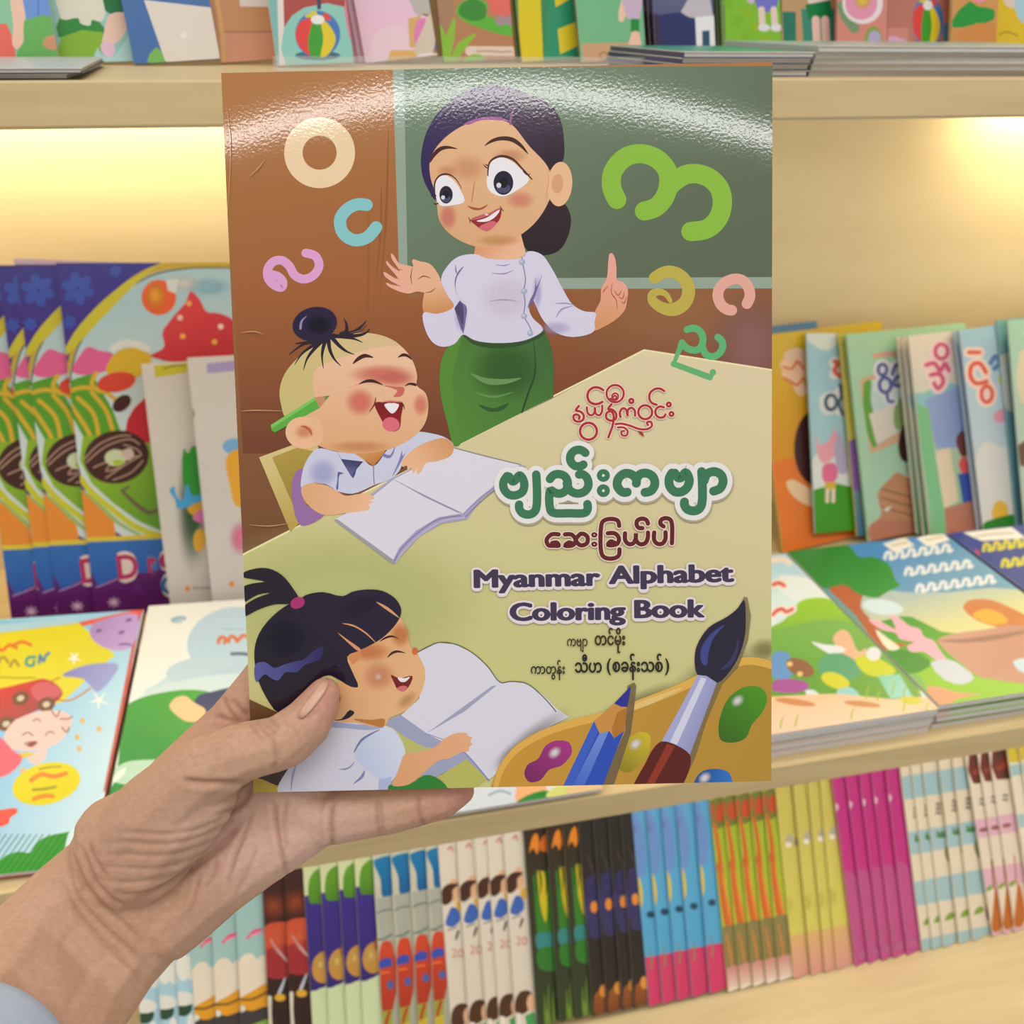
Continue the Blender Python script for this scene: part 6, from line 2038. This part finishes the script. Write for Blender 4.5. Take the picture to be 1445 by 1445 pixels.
up_flat('teal_magazine', 962, 1146, 4, .0036, f_teal, 'teal and navy magazine lying flat on the top shelf edge', 'teal and navy flat magazines', spine=(36, 54, 110), Dp=.14)
up_flat('grey_magazine', 1150, 1560, 5, .0036, plain((150, 190, 170), (190, 190, 180)), 'magazine with pale page edges lying flat at top right', 'flat magazines at top right', spine=(190, 186, 180), Dp=.14)
up_flat('curled_magazine', -70, 116, 1, .003, plain((196, 196, 196)), 'thin magazine lying flat at the top left shelf edge', None, yb=.60, Dp=.15, spine=(60, 60, 60), ang=.05, z0=.003)
up_flat('folded_leaflet', -76, 96, 1, .003, plain((60, 60, 60)), 'dark folded leaflet under the thin magazine at top left', None, yb=.605, Dp=.14, spine=(40, 40, 40))

# clear acrylic stop in front of the top row
m, nt, p, ln = nodes_of('clear_acrylic')
p.inputs['Base Color'].default_value = (0.95, 0.97, 0.97, 1)
p.inputs['Roughness'].default_value = 0.08
p.inputs['Transmission Weight'].default_value = 0.85
p.inputs['IOR'].default_value = 1.2
P, Q = on_z(386, 100, SHELF_UP), on_z(960, 95, SHELF_UP)
Y0 = .68
P, Q = on_y(386, 96, Y0), on_y(958, 92, Y0)
st = box_obj('acrylic_stop', (P.x, Q.x, Y0, Y0 + .004, SHELF_UP, SHELF_UP + .009), m)
tag(st, 'low clear acrylic strip in front of the picture books on the top shelf', 'book stop')

# ================================================================== the hand
Hn = (HELD_M.to_3x3() @ Vector((0, -1, 0))).normalized()        # cover normal, towards the reader


def book_depth(x, y):
    r = ray(x, y)
    return FPX * (HELD_M.translation - EYE).dot(Hn) / r.dot(Hn)


def hp(x, y, off):                      # point seen at (x, y), off metres behind (+) or before (-) the cover plane
    return at_depth(x, y, book_depth(x, y) + off)


MM = 0.000283                           # one photo pixel at the book, in metres
hv, hf = [], []


def ball(c, r, n=2):
    bm = bmesh.new()
    bmesh.ops.create_icosphere(bm, subdivisions=n, radius=r)
    vs = [v.co + c for v in bm.verts]
    bm.free()
    return vs


def hull(spheres):
    """convex hull of several spheres, added to the raw hand"""
    bm = bmesh.new()
    for c, r in spheres:
        for v in ball(c, r):
            bm.verts.new(v)
    res = bmesh.ops.convex_hull(bm, input=bm.verts)
    junk = [e for e in res['geom_interior'] if isinstance(e, bmesh.types.BMVert)]
    bmesh.ops.delete(bm, geom=junk, context='VERTS')
    bm.verts.ensure_lookup_table()
    bm.verts.index_update()
    k = len(hv)
    hv.extend(v.co.copy() for v in bm.verts)
    hf.extend(tuple(v.index + k for v in f.verts) for f in bm.faces)
    bm.free()


def chain(pts):                         # (x, y, off, r_px)
    s = [(hp(x, y, o), r * MM) for x, y, o, r in pts]
    for q, w in zip(s, s[1:]):
        hull([q, w])


FB = HT + .0006                         # just behind the back cover
# forearm and wrist: two side-by-side columns give the flat oval of a wrist
chain([(-150, 1560, -.085, 92), (-20, 1425, -.036, 84), (42, 1335, -.010, 74), (96, 1272, .004, 66), (170, 1210, .010, 66)])
chain([(-60, 1640, -.085, 92), (60, 1500, -.040, 84), (112, 1420, -.014, 72), (168, 1352, .004, 64), (235, 1290, .016, 56)])
hull([(hp(42, 1335, -.008), 70 * MM), (hp(112, 1420, -.012), 70 * MM), (hp(96, 1272, .004), 64 * MM), (hp(168, 1352, .006), 62 * MM)])
hull([(hp(96, 1272, .004), 64 * MM), (hp(168, 1352, .006), 62 * MM), (hp(180, 1200, .008), 64 * MM), (hp(240, 1290, .012), 54 * MM)])
hull([(hp(-20, 1425, -.036), 82 * MM), (hp(60, 1500, -.040), 82 * MM), (hp(42, 1335, -.008), 72 * MM), (hp(112, 1420, -.012), 70 * MM)])
# palm slab: thumb side, heel, little-finger side, finger roots (behind the book)
IDX = (330, 1022, FB + .0125, 42)
MID = (372, 1062, FB + .0150, 46)
RNG = (410, 1108, FB + .0150, 44)
PNK = (448, 1156, FB + .0125, 42)
S = lambda x, y, o, r: (hp(x, y, o), r * MM)
hull([S(185, 1190, .012, 60), S(240, 1290, .014, 50), S(300, 1120, .020, 52), S(350, 1200, .020, 50), S(270, 1260, .016, 52)])
hull([S(300, 1100, .022, 50), S(350, 1200, .020, 50), S(*IDX), S(*MID), S(*RNG), S(*PNK)])
hull([S(290, 1062, .018, 46), S(*IDX), S(250, 1110, .016, 54)])
# little-finger pad of the palm (hypothenar)
chain([(238, 1300, .010, 58), (300, 1248, .012, 56), (362, 1206, .014, 52), (425, 1170, FB + .0125, 46)])
# thumb ball (thenar)
hull([S(165, 1180, .004, 62), S(205, 1210, -.002, 62), S(250, 1150, -.005, 64), S(280, 1120, -.006, 56), S(180, 1230, .002, 60)])
chain([(160, 1205, .004, 64), (222, 1150, -.004, 66), (285, 1088, -.011, 52), (342, 1061, -.0145, 42)])
# thumb: straight over the left edge of the cover, tip on the girl's head
chain([(342, 1061, -.0145, 42), (392, 1050, -.0135, 39), (404, 1044, -.0130, 40), (432, 1021, -.0118, 36), (450, 994, -.0102, 29), (458, 978, -.0094, 23)])
# little finger under the lower edge of the book
chain([PNK, (488, 1148, FB + .0118, 44), (532, 1143, FB + .0112, 40), (545, 1141, FB + .0112, 40), (590, 1131, FB + .0108, 37), (622, 1124, FB + .0102, 34), (648, 1115, FB + .0098, 24)])
# index, middle and ring fingers lie against the back cover
chain([IDX, (372, 968, FB + .0115, 40), (430, 886, FB + .0108, 36), (470, 828, FB + .0100, 33), (498, 786, FB + .0090, 29)])
chain([MID, (446, 985, FB + .0115, 40), (518, 905, FB + .0108, 36), (562, 850, FB + .0100, 33), (590, 810, FB + .0090, 29)])
chain([RNG, (490, 1040, FB + .0112, 38), (566, 968, FB + .0105, 35), (614, 918, FB + .0098, 32), (644, 880, FB + .0088, 28)])

raw = mesh_obj('person', hv, hf, [])
md = raw.modifiers.new('r', 'REMESH')
md.mode, md.voxel_size = 'VOXEL', 0.00085
sm = raw.modifiers.new('s', 'SMOOTH')
sm.factor, sm.iterations = 0.5, 14
dg = bpy.context.evaluated_depsgraph_get()
dg.update()
me = bpy.data.meshes.new_from_object(raw.evaluated_get(dg))
bpy.data.objects.remove(raw)
N = len(me.vertices)
co = np.empty(N * 3)
me.vertices.foreach_get('co', co)
co = co.reshape(-1, 3)
nr = np.empty(N * 3)
me.vertices.foreach_get('normal', nr)
nr = nr.reshape(-1, 3)
q = co - np.array(EYE)
w = q @ np.array(FWD)
pxy = np.stack([CX + FPX * (q @ np.array(RIGHT)) / w, CX + FPX * (q @ np.array(DOWN)) / w], 1)
front = (nr * q).sum(1) < 0.0           # faces the reader
disp = np.zeros(N)
dark = np.zeros(N)  # strength of the shade painted into the creases


def crease(pts, depth, width, bulge=0.35):
    pp = np.array(smooth_pts(pts, False, 6))
    best = np.full(N, 1e9)
    along = np.zeros(N)
    m = len(pp) - 1
    for i in range(m):
        a0, b0 = pp[i], pp[i + 1]
        d = b0 - a0
        t = np.clip(((pxy - a0) @ d) / max(d @ d, 1e-9), 0, 1)
        dist = np.hypot(*(pxy - (a0 + t[:, None] * d)).T)
        up = dist < best
        best[up] = dist[up]
        along[up] = ((i + t) / m)[up]
    fade = np.clip(np.minimum(along, 1 - along) * 5, 0.15, 1)
    g = np.exp(-(best / width) ** 2)
    ring_ = np.exp(-((best - 2.2 * width) / (1.3 * width)) ** 2)
    disp[:] += np.where(front, (-g + bulge * ring_) * depth * fade, 0)
    dark[:] = np.maximum(dark, np.where(front, g * fade * min(1, depth / .0006), 0))


C6 = lambda pts: [(x / 2.125, 930 + y / 2.125) for x, y in pts]
# flexion lines of the thumb ball and the palm
crease(C6([(748, 372), (660, 372), (590, 370), (545, 362)]), .0011, 4.5)
crease(C6([(750, 380), (738, 420), (700, 450), (640, 470)]), .0008, 4)
crease(C6([(752, 470), (700, 520), (640, 580), (560, 640), (480, 690), (400, 725)]), .0011, 4.5)
for k, s in enumerate(([(720, 440), (660, 480), (590, 510), (500, 525), (420, 520), (350, 520)],
                       [(715, 468), (650, 510), (560, 545), (470, 555), (380, 548), (300, 552)],
                       [(700, 495), (640, 540), (560, 575), (470, 590), (380, 585), (290, 588)],
                       [(680, 525), (620, 570), (540, 612), (460, 628), (370, 625), (280, 618)],
                       [(650, 565), (590, 605), (520, 645), (440, 665), (360, 668), (285, 655)],
                       [(600, 610), (540, 650), (470, 690), (400, 705), (330, 700)])):
    crease(C6(s), .00034, 3.0, .5)
for s in ([(245, 560), (265, 610), (290, 670), (340, 720), (390, 745)], [(228, 600), (250, 660), (300, 730), (370, 790), (430, 850)], [(205, 640), (240, 720), (310, 800), (390, 870), (470, 940)], [(190, 670), (230, 760), (300, 840), (370, 900), (430, 960)],
          [(215, 570), (235, 640), (255, 700)], [(265, 545), (285, 600), (320, 650)]):
    crease(C6(s), .00045, 3.4, .4)
for k in range(11):
    f = k / 10
    crease(C6([(735 - 110 * f, 430 + 165 * f), (640 - 90 * f, 492 + 130 * f), (520 - 70 * f, 538 + 120 * f), (400 - 50 * f, 545 + 130 * f), (300 + 10 * f, 528 + 160 * f)]), .00014, 2.2, .5)
# long palm lines towards the little finger
for s, dp in (([(818, 420), (826, 480), (835, 540), (850, 600), (862, 660)], .0009), ([(862, 420), (850, 500), (862, 570)], .0004), ([(760, 450), (735, 520), (700, 600), (690, 640)], .0005), ([(720, 540), (700, 600), (680, 680)], .0004), ([(650, 590), (640, 640), (610, 690)], .0004), ([(770, 560), (740, 640), (700, 720)], .00035), ([(600, 640), (580, 720), (560, 770)], .00035)):
    crease(C6(s), dp, 3.4)
# little finger joints, thumb joint
crease(C6([(1000, 425), (990, 470), (994, 530), (1000, 580)]), .0009, 4)
crease(C6([(1132, 420), (1130, 470), (1142, 535)]), .0007, 3.6)
crease(C6([(1252, 410), (1256, 460), (1274, 505)]), .0006, 3.4)
crease(C6([(1140, 425), (1144, 470), (1150, 530)]), .0004, 3)
for s in ([(752, 192), (765, 215), (790, 245)], [(770, 190), (785, 210), (815, 240)], [(790, 188), (805, 205), (830, 225)], [(815, 235), (822, 270), (828, 310), (815, 330)], [(810, 180), (822, 195), (840, 205)]):
    crease(C6(s), .0005, 3.2)
for s in ([(668, 110), (685, 150), (712, 180)], [(690, 120), (720, 150), (745, 170)], [(640, 170), (680, 180), (720, 190)]):
    crease(C6(s), .0006, 3.6)
for s in ([(850, 195), (880, 210), (905, 250)], [(890, 180), (930, 170), (960, 150)], [(870, 300), (900, 280), (930, 250)]):
    crease(C6(s), .00022, 3)
co2 = co + nr * disp[:, None]
me.vertices.foreach_set('co', co2.reshape(-1))
# skin tone: rosy finger ends, tan thumb side, pale palm, then painted shade in the creases
base = np.array(lin((206, 164, 137)))
palm = np.array(lin((220, 180, 162)))
rosy = np.array(lin((206, 144, 128)))
crease_shade = np.array(lin((152, 104, 80)))
fx, fy = pxy[:, 0], pxy[:, 1]
t_palm = np.clip(1 - np.hypot((fx - 400) / 190, (fy - 1190) / 100), 0, 1)
t_rosy = np.maximum(np.clip((fx - 560) / 90, 0, 1), np.clip(1 - np.hypot(fx - 458, fy - 985) / 70, 0, 1))
t_rosy = np.maximum(t_rosy, np.clip(1 - np.hypot((fx - 300) / 120, (fy - 1010) / 70), 0, 1) * .5)
colr = base + (palm - base) * np.clip(t_palm * 1.6, 0, 1)[:, None]
colr = colr + (rosy - colr) * (t_rosy * .75)[:, None]
colr = colr + (crease_shade - colr) * (dark * .42)[:, None]  # shade of the skin folds, put into the colour
at = me.attributes.new('tone', 'FLOAT_COLOR', 'POINT')
at.data.foreach_set('color', np.concatenate([colr, np.ones((N, 1))], 1).reshape(-1))
me.polygons.foreach_set('use_smooth', [True] * len(me.polygons))

m, nt, p, ln = nodes_of('skin')
atn = nt.nodes.new('ShaderNodeAttribute')
atn.attribute_name = 'tone'
nz = nt.nodes.new('ShaderNodeTexNoise')
nz.inputs['Scale'].default_value = 90
nz.inputs['Detail'].default_value = 4
mx = nt.nodes.new('ShaderNodeMix')
mx.data_type = 'RGBA'
mx.blend_type = 'MULTIPLY'
cr = nt.nodes.new('ShaderNodeValToRGB')
cr.color_ramp.elements[0].position, cr.color_ramp.elements[0].color = 0.3, (0.82, 0.74, 0.70, 1)
cr.color_ramp.elements[1].position, cr.color_ramp.elements[1].color = 0.7, (1, 1, 1, 1)
ln(nz.outputs['Fac'], cr.inputs[0])
mx.inputs[0].default_value = 0.6
ln(atn.outputs['Color'], mx.inputs[6])
ln(cr.outputs[0], mx.inputs[7])
ln(mx.outputs[2], p.inputs['Base Color'])
p.inputs['Roughness'].default_value = 0.48
p.inputs['Specular IOR Level'].default_value = 0.35
p.inputs['Subsurface Weight'].default_value = 0.12
p.inputs['Subsurface Radius'].default_value = (1.0, 0.35, 0.2)
p.inputs['Subsurface Scale'].default_value = 0.003
# fine skin lines
vo = nt.nodes.new('ShaderNodeTexVoronoi')
vo.feature = 'DISTANCE_TO_EDGE'
vo.inputs['Scale'].default_value = 750
n2 = nt.nodes.new('ShaderNodeTexNoise')
n2.inputs['Scale'].default_value = 260
n2.inputs['Detail'].default_value = 3
ad = nt.nodes.new('ShaderNodeMath')
ad.operation = 'ADD'
bp = nt.nodes.new('ShaderNodeBump')
bp.inputs['Strength'].default_value = 0.30
bp.inputs['Distance'].default_value = 0.0005
ln(vo.outputs['Distance'], ad.inputs[0])
ln(n2.outputs['Fac'], ad.inputs[1])
ln(ad.outputs[0], bp.inputs['Height'])
ln(bp.outputs[0], p.inputs['Normal'])
me.materials.append(m)
me.update()
me.name = 'person'
hand = bpy.data.objects.new('person', me)
COL.objects.link(hand)
tag(hand, "person's left hand and forearm holding up the colouring book, pale sleeve cuff", 'person')

# thumbnail, seen almost edge-on along the far side of the thumb
bvh = BVHTree.FromPolygons([tuple(v) for v in co2], [tuple(pg.vertices) for pg in me.polygons])
nail_px = smooth_pts([(421, 1010), (426, 1000), (436, 987), (447, 972), (456, 961), (462, 958), (464, 964), (459, 976), (447, 993), (433, 1009), (425, 1014)], True, 3)
cxn, cyn = 442, 987
rings_ = [1.0, .7, .35]
nv, nf = [], []
L = len(nail_px)
tipd = None
def nail_pt(x, y, lift):
    d = ray(x, y).normalized()
    hit = bvh.ray_cast(EYE, d)
    dist = hit[3] if hit[0] is not None and hit[3] < .60 else None
    return d, dist
ds = []
for f in rings_ + [0.0]:
    for x, y in (nail_px if f else [(cxn, cyn)]):
        d, dist = nail_pt(cxn + (x - cxn) * f, cyn + (y - cyn) * f, 0)
        ds.append((d, dist, f))
ok = [z[1] for z in ds if z[1] and z[1] < (hp(441, 982, 0) - EYE).length]
fall = sum(ok) / len(ok)
for d, dist, f in ds:
    dd = dist if dist and abs(dist - fall) < .012 else fall
    nv.append(EYE + d * (dd - .0003 - .0003 * (1 - f)))
for rI in range(2):
    for k in range(L):
        nf.append((rI * L + k, rI * L + (k + 1) % L, (rI + 1) * L + (k + 1) % L, (rI + 1) * L + k))
for k in range(L):
    nf.append((2 * L + k, 2 * L + (k + 1) % L, 3 * L))
nail = mesh_obj('thumbnail', nv, nf, mat_plain('fingernail', (208, 160, 136), 0.3, 0.5), hand, True)
sd = nail.modifiers.new('thick', 'SOLIDIFY')
sd.thickness = 0.0005

# sleeve cuff at the lower left corner
m_cloth = mat_plain('pale_cloth', (178, 188, 204), 0.85, 0.2)
ax0, ax1 = hp(-18, 1500, -.049), hp(-180, 1690, -.110)
axd = (ax1 - ax0).normalized()
u = axd.cross(Vector((0, 0, 1))).normalized()
v = axd.cross(u)
sv, sf = [], []
prof = [(0.000, .0335), (-.0006, .0350), (.0005, .0362), (.004, .0366), (.012, .0372), (.016, .0366), (.020, .0375), (.040, .0390), (.075, .0415), (.11, .044)]
NS = 48
for s, rr in prof:
    for k in range(NS):
        t = 2 * math.pi * k / NS
        wob = 1 + .012 * math.sin(3 * t + s * 90) + .008 * math.sin(5 * t - s * 60)
        sv.append(ax0 + axd * s + (u * math.cos(t) * 1.02 + v * math.sin(t) * .98) * rr * wob)
for i in range(len(prof) - 1):
    for k in range(NS):
        sf.append((i * NS + k, i * NS + (k + 1) % NS, (i + 1) * NS + (k + 1) % NS, (i + 1) * NS + k))
sl = mesh_obj('sleeve', sv, sf, m_cloth, hand, True)
sl['label'] = 'pale grey-blue sleeve cuff'
